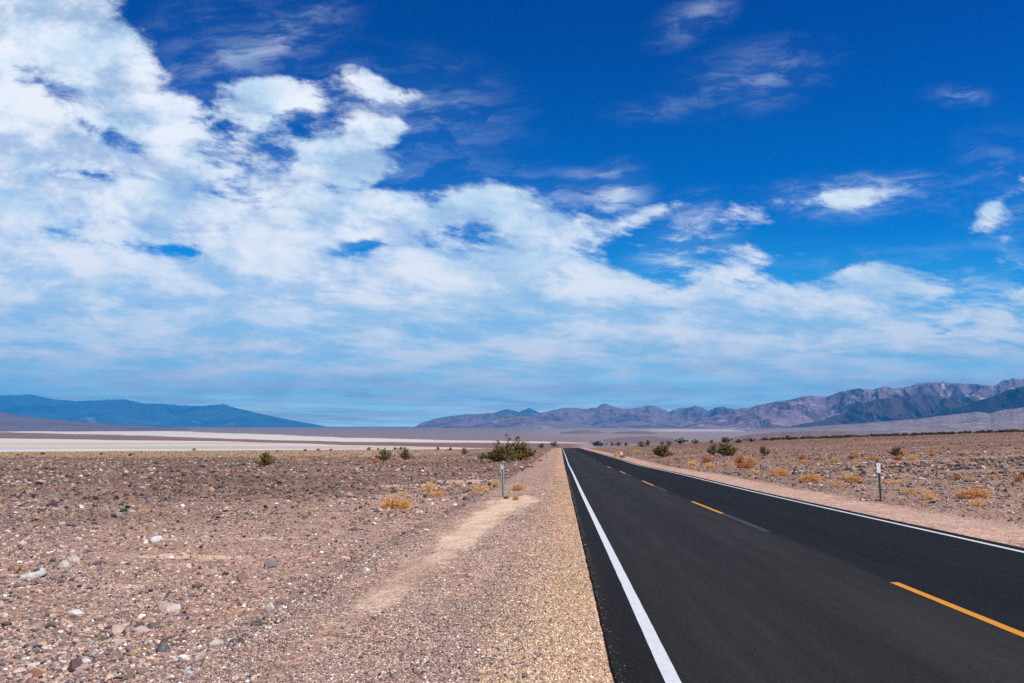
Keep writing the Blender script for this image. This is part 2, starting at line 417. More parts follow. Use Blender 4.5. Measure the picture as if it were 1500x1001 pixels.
k = t.mix(pb*.85, base_c, t.mix(1., base_c, c1, 'MULTIPLY'))
k = t.mix(pb*.6, k, t.mix(1., k, c2, 'MULTIPLY'))
k = t.mix(pb*t.noise(P, .35, 3).ss(.35, .6)*.45, k, t.mix(1., k, c3, 'MULTIPLY'))
c4, _ = cellmul(v4, st2); dist = S(t.nt, t.n('ShaderNodeVectorMath', operation='LENGTH').outputs['Value']); t.l(P, dist.k.node.inputs[0])
k = t.mix(pb*dist.ss(30., 90.)*.5, k, t.mix(1., k, c4, 'MULTIPLY'))
t.l(k, b.inputs['Base Color'])
hgt = S(t.nt, v2.outputs['Distance'])*-1.2 + S(t.nt, v1.outputs['Distance'])*-.5 + nz*1.
bump(t, b, hgt*pb, .7, .03)
ground = mesh_np('ground', V, quads=Q, mat=mg, smooth=True)
set_col(ground, Cg); set_f(ground, peb, 'peb'); tag(ground, kind='structure')

# ------------------------------------------------------------------ road
mr, t, b = new_mat('asphalt', .9, .12)
uvn = t.n('ShaderNodeUVMap').outputs[0]
lat, lon, _ = t.sep(uvn)
P = pos(t)
lane = t.noise(t.comb(lat*1.0, lon*.05), 1.0, 3, .5)
band = lat + (t.noise(t.comb(lat*.2, lon*.12), 1., 2)-.5)*.5
prof = t.ramp((band+.5)/8.6, [(0, (.0135, .0130, .0130)), (.055, (.0135, .0130, .0130)), (.075, (.0225, .0215, .0205)), (.17, (.0265, .0252, .0240)), (.28, (.0215, .0205, .0198)), (.40, (.0290, .0276, .0258)), (.475, (.0240, .0230, .0218)), (.50, (.0115, .0112, .0116)), (.60, (.0085, .0084, .0092)), (.72, (.0112, .0110, .0118)), (.86, (.0095, .0095, .0103)), (1, (.0112, .0110, .0116))])
g1 = t.noise(P, 160., 3, .6); g2 = t.noise(t.comb(lat*2.5, lon*.16), 1.4, 6, .65)
vv = t.n('ShaderNodeTexVoronoi'); vv.inputs['Scale'].default_value = 130.; t.l(P, vv.inputs['Vector'])
sp = t.n('ShaderNodeSeparateColor'); t.l(vv.outputs['Color'], sp.inputs[0])
fleck = S(t.nt, sp.outputs[0]).ss(.86, 1.)
cA = t.mix(1., prof, t.ramp(g2, [(.25, .74), (.5, 1.), (.75, 1.34)]), 'MULTIPLY')
cB = t.mix(1., cA, t.ramp(g1, [(.3, .7), (.5, 1.), (.7, 1.4)]), 'MULTIPLY')
cC = t.mix(fleck*.35, cB, (.11, .105, .10))
# blown sand dust along the outer edges
dust = ((lat*-1.+(-.27)).ss(-.06, .16)+(lat-(ROADW+.20)).ss(0., .18))*t.noise(P, 55., 6, .75).ss(.55, .72)*.30
t.l(t.mix(dust, cC, (.30, .24, .18)), b.inputs['Base Color'])
bump(t, b, S(t.nt, vv.outputs['Distance'])+g1*.6, .5, .006)

def strip(name, u0, u1, ys, lift, mat, nu=2, rag=0., parent=None, thick=0., seed=0):
    """a sheet following the road surface between two lateral offsets"""
    us = np.linspace(0, 1, nu)
    Yg = np.repeat(np.asarray(ys)[:, None], nu, 1)
    a0 = u0 + rag*(fbm(ys/.5, ys*0+seed, 5+seed, 4) + .6*fbm(ys/4, ys*0+seed, 8+seed, 2)); a1 = u1 + rag*fbm(ys/.5, ys*0+seed+9, 6+seed, 4)
    U = a0[:, None]*(1-us) + a1[:, None]*us
    if thick > 0:
        U = np.c_[U[:, :1]-.03, U, U[:, -1:]+.03]; Yg = np.repeat(np.asarray(ys)[:, None], nu+2, 1)
    Zg = zroad(Yg) + lift
    if thick > 0:
        Zg[:, 0] -= thick; Zg[:, -1] -= thick
    Xg = xl(Yg)+U
    m = U.shape[1]; n = len(ys)
    ii = np.arange(n*m).reshape(n, m)
    q = np.stack([ii[:-1, :-1], ii[:-1, 1:], ii[1:, 1:], ii[1:, :-1]], -1).reshape(-1, 4)
    o = mesh_np(name, np.c_[Xg.ravel(), Yg.ravel(), Zg.ravel()], quads=q, mat=mat, smooth=False, parent=parent)
    uv = o.data.uv_layers.new(name='UVMap')
    li = np.empty(len(o.data.loops), np.int32); o.data.loops.foreach_get('vertex_index', li)
    uv.data.foreach_set('uv', np.c_[U.ravel()[li], Yg.ravel()[li]].astype(np.float32).ravel())
    return o
ys_road = np.concatenate([np.arange(-40, 2, 2.), np.arange(2, 25, .08), np.arange(25, 80, .4), np.arange(80, 421, 2.)])
road = strip('road', -.45, ROADW+.36, ys_road, 0., mr, nu=14, rag=.020, thick=.07)
tag(road, kind='structure')
def paint(name, c1_, c2_, wear):
    m, t, b = new_mat(name, .75, .3)
    P = pos(t)
    n = t.noise(P, 14., 6, .7); n2 = t.noise(P, 120., 3, .6)
    c = t.mix(n.ss(.3, .7), c1_, c2_)
    c = t.mix((n2*.5+n*.6).ss(.62-.2*wear, .80-.1*wear)*(.35+.5*wear), c, (.05, .05, .05))
    t.l(c, b.inputs['Base Color']); return m
mw = paint('white_paint', (.60, .61, .61), (.74, .75, .75), .05)
my = paint('orange_paint', (.62, .24, .012), (.74, .31, .02), .05)
mo = paint('faded_paint', (.052, .051, .049), (.036, .035, .034), .3)
mf = paint('worn_yellow_paint', (.22, .13, .04), (.13, .09, .05), .6)
ysl = np.concatenate([np.arange(-40, 2, 2.), np.arange(2, 25, .15), np.arange(25, 80, .4), np.arange(80, 421, 2.)])
strip('edge_line', -.065, .065, ysl, .004, mw, rag=.006, parent=road)
strip('edge_line', ROADW-.06, ROADW+.06, ysl, .004, mw, rag=.006, parent=road, seed=3)
CU = ROADW/2+.03
for k in range(-1, 12):
    yf = 9.75+14.6*k
    nrm = k < 5
    yn = yf-4.5
    if nrm or k % 1 == 0:
        strip('centre_dash', CU-.06, CU+.06, np.linspace(yn, yf - (0 if nrm else 1.5), 24), .004, my if nrm else mf, rag=.006, parent=road, seed=k+20)
    if 0 < k < 5: strip('old_dash', CU-.085, CU+.085, np.linspace(yn-4.3, yn-.02, 24), .003, mo, rag=.02, parent=road, seed=k+40)

# ------------------------------------------------------------------ mountains
def rock_mat(name, dark, midc, pale, scale, kd=.5, kp=.5, warm=(.42, .24, .18), kw=.1):
    m, t, b = new_mat(name, .95, .05)
    P = pos(t)
    nA = t.noise(P, scale, 8, .62, .6); nB = t.noise(P, scale*2.3, 8, .65, .8); nC = t.noise(P, scale*.6, 5, .55, .4)
    c = t.mix(nA.ss(.62-kd*.25, .72-kd*.1), midc, dark)
    c = t.mix(nB.ss(.66-kp*.16, .74-kp*.08), c, pale)
    c = t.mix(nC.ss(.62, .68)*kw*5., c, warm)
    c = t.mix(1., c, t.ramp(t.noise(P, scale*9, 6, .7), [(.3, .75), (.5, 1.), (.7, 1.28)]), 'MULTIPLY')
    t.l(c, b.inputs['Base Color']); bump(t, b, t.noise(P, scale*4, 6, .6)+nA*.8, .6, .10/scale); return m
def smooth1(v, s):
    k = np.exp(-.5*(np.arange(-4*s, 4*s+1)/s)**2); k /= k.sum()
    return np.convolve(np.pad(v, 4*s, 'edge'), k, 'valid')
def mountain(name, sky, r0, r1, mat, step=1.4, nrow=150, seed=0, rough=.55, fall=.5, zb=-42., wl=1500., jag=.8, shape=1.25, lo=None):
    """a range of hills: its crest has the heights the skyline has at its distance; spurs and gullies run down to the flats"""
    sx = np.array([p[0] for p in sky], float); sy = np.array([p[1] for p in sky], float)
    px = np.arange(sx[0], sx[-1]+.1, step)
    row = np.interp(px, sx, sy)
    row = row + jag*fbm(px/16., px*0, seed+3, 4)*2.2
    e = np.array([ae(a_, b_)[1] for a_, b_ in zip(px, row)]); a = np.array([ae(a_, 624)[0] for a_ in px])
    ends = np.minimum(sstep(0, 1, np.arange(len(px))/4.), sstep(0, 1, (len(px)-1-np.arange(len(px)))/4.))
    ta = np.linspace(0, 1+fall, nrow)
    r0a = r0*(1+.06*perlin(px/90., px*0+seed, seed+8)); r1a = r1*(1+.05*perlin(px/120., px*0+seed, seed+9))
    RR = r0a[:, None] + (r1a-r0a)[:, None]*ta
    Xm = a[:, None]*RR; Ym = RR
    crest_z = CAMZ + e*r1a
    Hh = np.maximum(crest_z - zb, 2.)[:, None]
    tt = np.minimum(ta, 1.)[None, :]
    up = tt**shape; dn = np.where(ta > 1, 1-((ta-1)/fall)**1.2, 1.)[None, :]
    wx = Xm + wl*.35*fbm(Xm/wl, Ym/wl, seed+50, 3); wy = Ym + wl*.35*fbm(Xm/wl, Ym/wl, seed+60, 3)
    rd = ridged(wx/wl, wy/(wl*1.7), seed, 6)
    env = (tt**.7)*(1.06-tt)**.55*1.25
    h = Hh*(up*dn*(1-.12*(1-rd)) + rough*env*(rd-.5))
    h = np.maximum(h, -.5) + zb
    em = ((h-CAMZ)/RR); target = e
    k = np.argmax(em, 1)
    hm = h[np.arange(len(px)), k]
    fac = np.clip((CAMZ + target*RR[np.arange(len(px)), k] - zb)/np.maximum(hm-zb, 1.), .4, 2.5)
    fac = .6*fac+.4*smooth1(fac, 4)
    h = zb + (h-zb)*fac[:, None]
    h[:, 0] = np.minimum(h[:, 0], zb); h[:, -1] = zb
    n, m = h.shape
    ii = np.arange(n*m).reshape(n, m)
    q = np.stack([ii[:-1, :-1], ii[1:, :-1], ii[1:, 1:], ii[:-1, 1:]], -1).reshape(-1, 4)
    o = mesh_np(name, np.c_[Xm.ravel(), Ym.ravel(), h.ravel()], quads=q, mat=mat, smooth=False)
    return tag(o, kind='structure')
m_left = rock_mat('hazed_far_rock', (.050, .098, .160), (.092, .150, .215), (.23, .26, .30), .00025, .55, .5, kw=0)  # blue of the distance haze is partly mixed into this rock colour
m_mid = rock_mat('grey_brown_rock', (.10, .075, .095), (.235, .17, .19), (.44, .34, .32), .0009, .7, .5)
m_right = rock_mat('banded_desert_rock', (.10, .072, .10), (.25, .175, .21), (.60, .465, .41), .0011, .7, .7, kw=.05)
m_dark = rock_mat('cloud_shaded_rock', (.040, .026, .042), (.085, .056, .076), (.21, .15, .15), .0009, .5, .25, kw=.12, warm=(.24, .15, .13))  # cloud shadow on the front ridge, painted in as darker rock colour
m_vdark = rock_mat('deep_cloud_shaded_rock', (.018, .014, .024), (.036, .028, .042), (.08, .06, .07), .0009, .5, .15, kw=0)  # deepest part of the cloud shadow, also put into the rock colour
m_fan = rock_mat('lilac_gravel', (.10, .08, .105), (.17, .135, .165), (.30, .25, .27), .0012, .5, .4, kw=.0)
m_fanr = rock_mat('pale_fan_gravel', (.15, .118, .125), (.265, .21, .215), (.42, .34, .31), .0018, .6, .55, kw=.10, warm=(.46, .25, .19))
m_low = rock_mat('purple_brown_gravel', (.13, .092, .095), (.205, .15, .15), (.27, .20, .19), .012, .5, .4, kw=0)
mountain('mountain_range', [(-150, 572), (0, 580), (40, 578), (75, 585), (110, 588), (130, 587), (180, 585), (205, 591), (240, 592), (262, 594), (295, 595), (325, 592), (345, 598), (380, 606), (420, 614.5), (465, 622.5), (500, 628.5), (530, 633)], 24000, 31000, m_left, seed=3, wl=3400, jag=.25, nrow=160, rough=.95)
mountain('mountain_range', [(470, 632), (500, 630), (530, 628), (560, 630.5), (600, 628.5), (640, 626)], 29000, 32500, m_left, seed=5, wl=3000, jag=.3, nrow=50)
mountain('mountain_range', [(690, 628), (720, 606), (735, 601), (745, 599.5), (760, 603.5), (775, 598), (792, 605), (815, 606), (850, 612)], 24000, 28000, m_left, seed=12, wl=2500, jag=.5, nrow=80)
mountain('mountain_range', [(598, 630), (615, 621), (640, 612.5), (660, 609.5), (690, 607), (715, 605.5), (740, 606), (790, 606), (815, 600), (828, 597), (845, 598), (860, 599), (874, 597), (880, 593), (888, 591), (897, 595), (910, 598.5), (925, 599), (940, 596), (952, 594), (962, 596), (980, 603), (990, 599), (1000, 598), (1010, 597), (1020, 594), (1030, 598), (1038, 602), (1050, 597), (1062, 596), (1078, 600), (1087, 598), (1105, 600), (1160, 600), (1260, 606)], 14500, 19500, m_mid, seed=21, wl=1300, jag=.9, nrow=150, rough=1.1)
mountain('mountain_range', [(670, 629.5), (700, 622), (735, 613), (765, 609.5), (790, 611), (812, 617), (850, 619), (880, 615), (905, 619), (930, 616.5), (955, 620), (980, 620), (1010, 628)], 13000, 15500, m_mid, seed=33, wl=900, jag=.4, nrow=90, rough=.8)
mountain('mountain_range', [(985, 629), (1020, 618), (1050, 608), (1090, 599.5), (1110, 594), (1130, 590), (1150, 587), (1167, 583.5), (1180, 581), (1192, 580), (1212, 582), (1228, 576), (1242, 572.5), (1262, 569), (1280, 571), (1298, 566), (1312, 569), (1332, 567), (1350, 562), (1366, 559.5), (1390, 560.5), (1415, 562), (1440, 563.5), (1460, 566), (1472, 559), (1488, 555), (1505, 556), (1560, 545), (1650, 535), (1800, 540)], 9800, 13000, m_right, seed=41, wl=950, jag=.45, nrow=220, rough=1.0)
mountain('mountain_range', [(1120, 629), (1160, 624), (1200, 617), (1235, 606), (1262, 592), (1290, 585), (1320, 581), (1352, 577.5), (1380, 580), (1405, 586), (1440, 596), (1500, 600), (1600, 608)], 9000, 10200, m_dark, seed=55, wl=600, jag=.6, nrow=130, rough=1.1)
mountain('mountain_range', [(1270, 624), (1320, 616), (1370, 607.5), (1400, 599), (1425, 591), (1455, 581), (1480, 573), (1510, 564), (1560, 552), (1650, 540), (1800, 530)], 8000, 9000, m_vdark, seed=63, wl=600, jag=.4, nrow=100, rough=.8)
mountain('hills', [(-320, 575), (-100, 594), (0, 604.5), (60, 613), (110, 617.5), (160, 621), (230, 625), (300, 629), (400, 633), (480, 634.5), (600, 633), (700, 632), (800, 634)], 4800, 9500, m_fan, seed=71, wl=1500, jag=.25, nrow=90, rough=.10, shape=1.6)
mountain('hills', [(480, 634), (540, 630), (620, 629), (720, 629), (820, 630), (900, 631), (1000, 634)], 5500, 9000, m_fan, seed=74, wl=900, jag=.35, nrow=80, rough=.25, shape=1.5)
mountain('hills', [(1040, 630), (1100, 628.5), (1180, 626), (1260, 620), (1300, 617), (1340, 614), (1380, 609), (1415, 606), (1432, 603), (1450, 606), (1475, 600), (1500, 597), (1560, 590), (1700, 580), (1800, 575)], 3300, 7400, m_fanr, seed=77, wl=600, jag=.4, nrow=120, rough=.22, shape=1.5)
mountain('hills', [(845, 649), (870, 646), (895, 642.5), (915, 640.5), (940, 639.2), (965, 640), (985, 642), (1005, 647)], 1500, 2000, m_low, seed=81, wl=120, jag=.25, nrow=60, rough=.3)
mountain('hills', [(1040, 648), (1075, 640.5), (1100, 636.5), (1130, 634.5), (1160, 633), (1195, 631.5), (1230, 631), (1265, 633), (1300, 636.5), (1340, 642)], 1400, 2100, m_low, seed=85, wl=140, jag=.3, nrow=70, rough=.3)
mountain('hills', [(820, 634.3), (836, 631.5), (850, 630.2), (866, 630.6), (880, 632.4), (896, 634.3)], 3500, 4100, m_low, seed=87, wl=200, jag=.5, nrow=40, rough=.3)
mountain('hills', [(886, 635.5), (905, 632.8), (925, 631.6), (945, 631.8), (966, 634.5)], 3300, 3900, m_low, seed=89, wl=200, jag=.5, nrow=30, rough=.3)

# ------------------------------------------------------------------ stones
PHI = (1+5**.5)/2
ico = np.array([(-1, PHI, 0), (1, PHI, 0), (-1, -PHI, 0), (1, -PHI, 0), (0, -1, PHI), (0, 1, PHI), (0, -1, -PHI), (0, 1, -PHI), (PHI, 0, -1), (PHI, 0, 1), (-PHI, 0, -1), (-PHI, 0, 1)])/math.sqrt(1+PHI*PHI)
icof = np.array([(0, 11, 5), (0, 5, 1), (0, 1, 7), (0, 7, 10), (0, 10, 11), (1, 5, 9), (5, 11, 4), (11, 10, 2), (10, 7, 6), (7, 1, 8), (3, 9, 4), (3, 4, 2), (3, 2, 6), (3, 6, 8), (3, 8, 9), (4, 9, 5), (2, 4, 11), (6, 2, 10), (8, 6, 7), (9, 8, 1)])
octv = np.array([(1, 0, 0), (-1, 0, 0), (0, 1, 0), (0, -1, 0), (0, 0, 1), (0, 0, -1)], float)
octf = np.array([(0, 2, 4), (2, 1, 4), (1, 3, 4), (3, 0, 4), (2, 0, 5), (1, 2, 5), (3, 1, 5), (0, 3, 5)])
ms, t, b = new_mat('stone', .9, .2)
at = t.n('ShaderNodeAttribute', attribute_name='Col').outputs['Color']
nn = t.noise(pos(t), 45., 5, .65)
t.l(t.mix(1., at, t.ramp(nn, [(.3, .72), (.5, 1.), (.7, 1.25)]), 'MULTIPLY'), b.inputs['Base Color'])
bump(t, b, nn, .5, .01)
pal_field = np.array([(.33, .265, .24), (.28, .215, .20), (.38, .31, .27), (.23, .175, .17), (.45, .385, .34), (.62, .57, .52), (.11, .095, .10), (.065, .06, .065), (.36, .22, .17), (.50, .40, .30), (.20, .19, .21), (.30, .19, .14), (.70, .67, .64)])
p_field = np.array([.17, .15, .14, .13, .10, .045, .085, .055, .045, .05, .05, .03, .02]); p_field /= p_field.sum()
pal_tan = np.array([[.92, .97, 1.0]])*np.array([(.52, .36, .23), (.60, .44, .30), (.42, .28, .17), (.70, .58, .46), (.30, .20, .13), (.80, .74, .66), (.17, .13, .10)])
p_tan = np.array([.30, .25, .18, .12, .07, .04, .04])
def stones(name, x, y, s, pal, p, tv, tf, sink=.25, flat=(.4, .8), jit=.32, dark=1., zv=None):
    n = len(x); k = len(tv)
    z = zg(x, y) if zv is None else zv
    D = tv[None]*(1+rng.uniform(-jit, jit, (n, k, 1))) + rng.uniform(-.20, .20, (n, k, 3))
    sx = rng.uniform(.75, 1.35, n); sy = rng.uniform(.6, 1.0, n); sz = rng.uniform(*flat, n)
    D = D*np.stack([sx, sy, sz], -1)[:, None]
    # small tilt
    tx = rng.normal(0, .3, n); c_, s_ = np.cos(tx)[:, None], np.sin(tx)[:, None]
    D = np.stack([D[..., 0], D[..., 1]*c_-D[..., 2]*s_, D[..., 1]*s_+D[..., 2]*c_], -1)
    th = rng.uniform(0, 6.283, n); c_, s_ = np.cos(th)[:, None], np.sin(th)[:, None]
    D = np.stack([D[..., 0]*c_-D[..., 1]*s_, D[..., 0]*s_+D[..., 1]*c_, D[..., 2]], -1)
    D = D*(s*.5)[:, None, None]
    V = D + np.stack([x, y, z + s*.5*sz*(1-2*sink)], -1)[:, None]
    Fc = tf[None] + (np.arange(n)*k)[:, None, None]
    o = mesh_np(name, V.reshape(-1, 3), tris=Fc.reshape(-1, 3), mat=ms)
    ci = rng.choice(len(pal), n, p=p)
    C = pal[ci]*np.exp(rng.normal(0, .30, (n, 1)))*((1-.30*sstep(18, 50, np.hypot(x, y)))*(1-.75*np.clip(fbm(x/26, y/8, 111, 3)+.05, 0, .6)*sstep(14, 30, np.hypot(x, y))*(x < 0)))[:, None]*np.array([[1.18, 1.06, .96]])*dark*np.ones((1, 3)) + rng.normal(0, .012, (n, 3))
    set_col(o, np.repeat(np.clip(C, .02, .9), k, 0))
    return o
def scatter_img(n, px0, px1, py0, py1, pw=1.):
    """points spread evenly as seen from where the photographer stood (denser per square metre close by)"""
    px = rng.uniform(px0, px1, n); py = py0+(py1-py0)*rng.uniform(0, 1, n)**pw
    # solve against the smooth near plane, then refine twice with the terrain
    a = (px-750)/F; b_ = (500.5-py)/F
    rx, ry, rz = a, CT-b_*ST, ST+b_*CT
    tt_ = np.clip(CAMZ/np.maximum(1e-3, -rz-.025*ry), 2, 400)
    lo = tt_*.5; hi = np.minimum(tt_*2.2, 700.)
    for _ in range(13):
        mid_ = np.sqrt(lo*hi); below = CAMZ+mid_*rz < zg(mid_*rx, mid_*ry, False)
        hi = np.where(below, mid_, hi); lo = np.where(below, lo, mid_)
    return hi*rx, hi*ry
# (a) rubble of the desert pavement
x, y = scatter_img(240000, -60, 1560, 652, 1040, 1.25)
u = x-xl(y); ul = -u; ur = u-ROADW; r = np.hypot(x, y)
clump = fbm(x/3.5, y/4.5, 101, 3) + .5*fbm(x/.9, y/.9, 103, 2)
keep = ((ul > 4.1+.3*perlin(y/2.5, y*0+3, 5)) & (rng.random(len(x)) < .35+1.5*np.clip(clump+.2, 0, 1))) | ((ur > 3.2+.5*perlin(y/2.5, y*0+8, 5)) & (rng.random(len(x)) < .35+1.3*np.clip(clump+.25, 0, 1)*(1+.8*np.exp(-((y-46)/9)**2))))
keep &= (r < 260)
x, y, r, ur_k = x[keep], y[keep], r[keep], ur[keep]
s = np.clip(.0135*np.exp(rng.normal(0, .66, len(x)))+.0014*r*(1+.65*sstep(14, 40, r))*np.exp(rng.normal(-.15, .55, len(x))), .008, .42)
bank = (ur_k > 7)*np.exp(-((y-44)/9.)**2); s = s*(1+.30*bank)*np.where(ur_k > 0, .78, 1.)
bigm = (s/r*683 > 2.6)
o = stones('stone_rubble', x[~bigm], y[~bigm], s[~bigm], pal_field, p_field, octv, octf)
tag(o, 'loose pink grey and brown stones strewn over the desert flat', 'stones', kind='stuff')
o = stones('cobble_rubble', x[bigm], y[bigm], s[bigm], pal_field, p_field, ico, icof)
tag(o, 'larger angular cobbles scattered among the small desert stones', 'stones', kind='stuff')
# (b) grey gravel of the left shoulder, tan chippings along the asphalt
x, y = scatter_img(120000, -60, 900, 672, 1040, .9)
ul = -(x-xl(y)); r = np.hypot(x, y)
keep = (ul > 1.0) & (ul < 4.6+.3*perlin(y/2.5, y*0+3, 5)) & (r < 60)
cs = np.interp(y, [7, 9, 13, 20, 26, 28], [3.35, 3.24, 3.16, 3.0, 2.5, 2.35]); ws = np.interp(y, [7, 9, 11, 13, 20, 25, 27, 28.2], [.12, .26, .34, .42, .62, .85, .95, .1])
keep &= (np.abs(ul-cs) > ws*1.1) | (rng.random(len(x)) < .10) | (y > 28.3)
x, y, r = x[keep], y[keep], r[keep]
s = np.clip(.010*np.exp(rng.normal(0, .5, len(x)))+.0011*r*np.exp(rng.normal(-.1, .4, len(x))), .006, .08)
o = stones('shoulder_gravel', x, y, s, pal_field, p_field, octv, octf, flat=(.5, .9), dark=1.08)
tag(o, 'grey pink gravel covering the left road shoulder', 'gravel', kind='stuff')
x, y = scatter_img(110000, 700, 920, 690, 1040, .9)
ul = -(x-xl(y)); r = np.hypot(x, y)
keep = (ul > .50) & (ul < 2.1) & (rng.random(len(x)) < sstep(1.9, .9, ul+.3*fbm(x/.5, y/1.2, 67, 3))) & (r < 45)
x, y, r = x[keep], y[keep], r[keep]
s = np.clip(.010*np.exp(rng.normal(0, .45, len(x)))+.0009*r, .006, .05)
o = stones('roadside_chippings', x, y, s, pal_tan, p_tan, octv, octf, flat=(.5, .9))
tag(o, 'tan stone chippings in a strip along the left asphalt edge', 'gravel', kind='stuff')
yy2 = 3.5+42*rng.random(700)**1.8; ulx = .45-np.abs(rng.normal(0, .045, 700)); s = .006*np.exp(rng.normal(0, .4, 700))+.0003*yy2
o = stones('loose_chippings', xl(yy2)-ulx, yy2, s, pal_tan, p_tan, octv, octf, zv=zroad(yy2))
tag(o, 'loose tan chips strayed onto the left edge of the asphalt', 'gravel', kind='stuff')
# (c) the bigger stones one can point at
def rock_mesh(name, w_, d_, h_, seed):
    rr = np.random.default_rng(seed)
    bm = bmesh.new(); bmesh.ops.create_icosphere(bm, subdivisions=2, radius=1.)
    pl = [(Vector(rr.normal(0, 1, 3)).normalized(), rr.uniform(.45, .78)) for _ in range(16)]
    for v in bm.verts:
        d = v.co.normalized(); k = 1.
        for n_, dd in pl:
            c_ = d.dot(n_)
            if c_ > .05: k = min(k, dd/c_)
        v.co = d*k*(1+.035*rr.normal())
        v.co.x *= w_*.62; v.co.y *= d_*.62; v.co.z *= h_*.75
    me = bpy.data.meshes.new(name); bm.to_mesh(me); bm.free()
    o = bpy.data.objects.new(name, me); COL.objects.link(o); return o
def stone_mat(c, c2):
    m, t, b = new_mat('boulder_rock', .9, .2); P = objc(t)
    n = t.noise(P, 9., 7, .65); n2 = t.noise(P, 45., 5, .7)
    t.l(t.mix(1., t.mix(n.ss(.42, .6), c, c2), t.ramp(n2, [(.3, .75), (.7, 1.25)]), 'MULTIPLY'), b.inputs['Base Color'])
    bump(t, b, n*.6+n2*.4, .6, .02); return m
PINK, BLACK, RUST, WHITE, CREAM, DBLUE, BROWN, GREY, TAN, GREEN = [(.52, .36, .30), (.035, .04, .04), (.34, .13, .05), (.72, .73, .72), (.62, .53, .43), (.07, .08, .11), (.10, .065, .055), (.17, .165, .175), (.50, .36, .22), (.25, .34, .29)]
ROCKS = [
 (242, 899, 32, 20, PINK, (.70, .62, .57), 'large cracked pink boulder with a pale broken face'),
 (247, 875, 19, 9, BLACK, (.06, .07, .065), 'black wedge of stone just behind the pink boulder'),
 (13, 838, 20, 12, RUST, (.42, .20, .09), 'rust orange stone at the left border of the picture'),
 (41, 848, 30, 8, WHITE, (.62, .64, .62), 'long flat white slab lying in the left of the stony field'),
 (56, 842, 14, 10, (.55, .60, .58), WHITE, 'pale greenish white stone leaning behind the flat white slab'),
 (91, 834, 14, 13, CREAM, (.70, .64, .56), 'cream upright stone to the right of the flat white slab'),
 (105, 824, 15, 11, (.50, .43, .37), CREAM, 'beige boulder just behind the cream upright stone'),
 (47, 994, 18, 14, RUST, (.22, .09, .05), 'rust red stone in the bottom left corner'),
 (234, 957, 19, 13, DBLUE, (.12, .13, .15), 'dark blue grey boulder below the pink boulder'),
 (239, 943, 9, 8, (.08, .035, .04), BROWN, 'small maroon stone leaning on the dark blue grey boulder'),
 (221, 922, 17, 10, BROWN, (.16, .11, .09), 'dark brown wedge stone in front of the pink boulder'),
 (199, 921, 15, 8, (.09, .06, .06), BROWN, 'flat dark brown stone left of the brown wedge stone'),
 (204, 928, 19, 8, (.56, .45, .42), PINK, 'pale pink flat stone below the two dark brown stones'),
 (166, 929, 22, 9, (.56, .38, .27), (.62, .50, .42), 'peach coloured broken stone in the small pink cluster'),
 (172, 944, 18, 7, (.58, .47, .44), PINK, 'whitish pink slab under the peach coloured broken stone'),
 (394, 832, 18, 12, GREY, (.24, .22, .22), 'rounded grey boulder near the small sand patch'),
 (354, 849, 17, 12, (.16, .11, .07), RUST, 'brown boulder with a rusty side near the rounded grey boulder'),
 (227, 794, 15, 9, WHITE, (.66, .64, .60), 'white block above the left end of the small sand patch'),
 (393, 896, 17, 12, CREAM, (.72, .66, .58), 'cream boulder at the toe of the gravel shoulder'),
 (342, 942, 20, 6, (.06, .06, .085), DBLUE, 'thin slate grey slab lying by the shoulder toe'),
 (314, 948, 17, 12, (.58, .50, .42), CREAM, 'tan and white boulder just left of the thin slate slab'),
 (518, 778, 15, 6, DBLUE, (.05, .055, .08), 'dark blue stone alone beside the upper shoulder'),
 (515, 812, 11, 6, (.14, .05, .035), BROWN, 'dark red brown stone between the blue stone and the shoulder'),
 (477, 846, 10, 6, (.42, .19, .14), RUST, 'small brick red stone at the foot of the gravel bank'),
 (536, 838, 14, 8, (.60, .60, .60), WHITE, 'whitish grey stone on the edge of the gravel bank'),
 (272, 990, 14, 11, (.34, .42, .46), (.46, .50, .52), 'pale blue grey rounded stone near the bottom edge'),
 (57, 949, 17, 8, TAN, (.62, .47, .32), 'yellowish tan stone in the lower left'),
 (41, 951, 19, 10, (.13, .13, .14), GREY, 'charcoal stone touching the yellowish tan stone'),
 (108, 976, 18, 8, (.06, .06, .065), BLACK, 'black jagged stone near the bottom left'),
 (121, 972, 15, 6, (.66, .65, .63), WHITE, 'thin white stone right beside the black jagged stone'),
 (106, 900, 20, 7, (.60, .60, .57), WHITE, 'elongated white stone in the middle of the left field'),
 (70, 922, 18, 8, (.11, .10, .14), DBLUE, 'purplish dark flat stone left of the pink cluster'),
 (195, 961, 12, 8, (.40, .25, .12), TAN, 'ochre brown stone left of the dark blue grey boulder'),
]
for i, (px, py, wp, hp, c, c2, lab) in enumerate(ROCKS):
    hx, hy, hz = hit(px, py); d = math.hypot(hx, hy)/F
    wp *= 1.1; hp *= 1.1; c = tuple(.80*v_+.20*q_ for v_, q_ in zip(c, (.34, .27, .22))); c2 = tuple(.72*v_+.28*q_ for v_, q_ in zip(c2, (.30, .23, .19)))
    o = rock_mesh('stone', wp*d, wp*d*.75, hp*d, 300+i)
    o.data.materials.append(stone_mat(c, c2))
    o.location = (hx, hy+wp*d*.3, zs(hx, hy+wp*d*.3)+hp*d*.14); o.rotation_euler = (random.uniform(-.15, .15), random.uniform(-.15, .15), random.uniform(-.5, .5))
    tag(o, lab, 'stone', 'bigger stones on the left of the road')

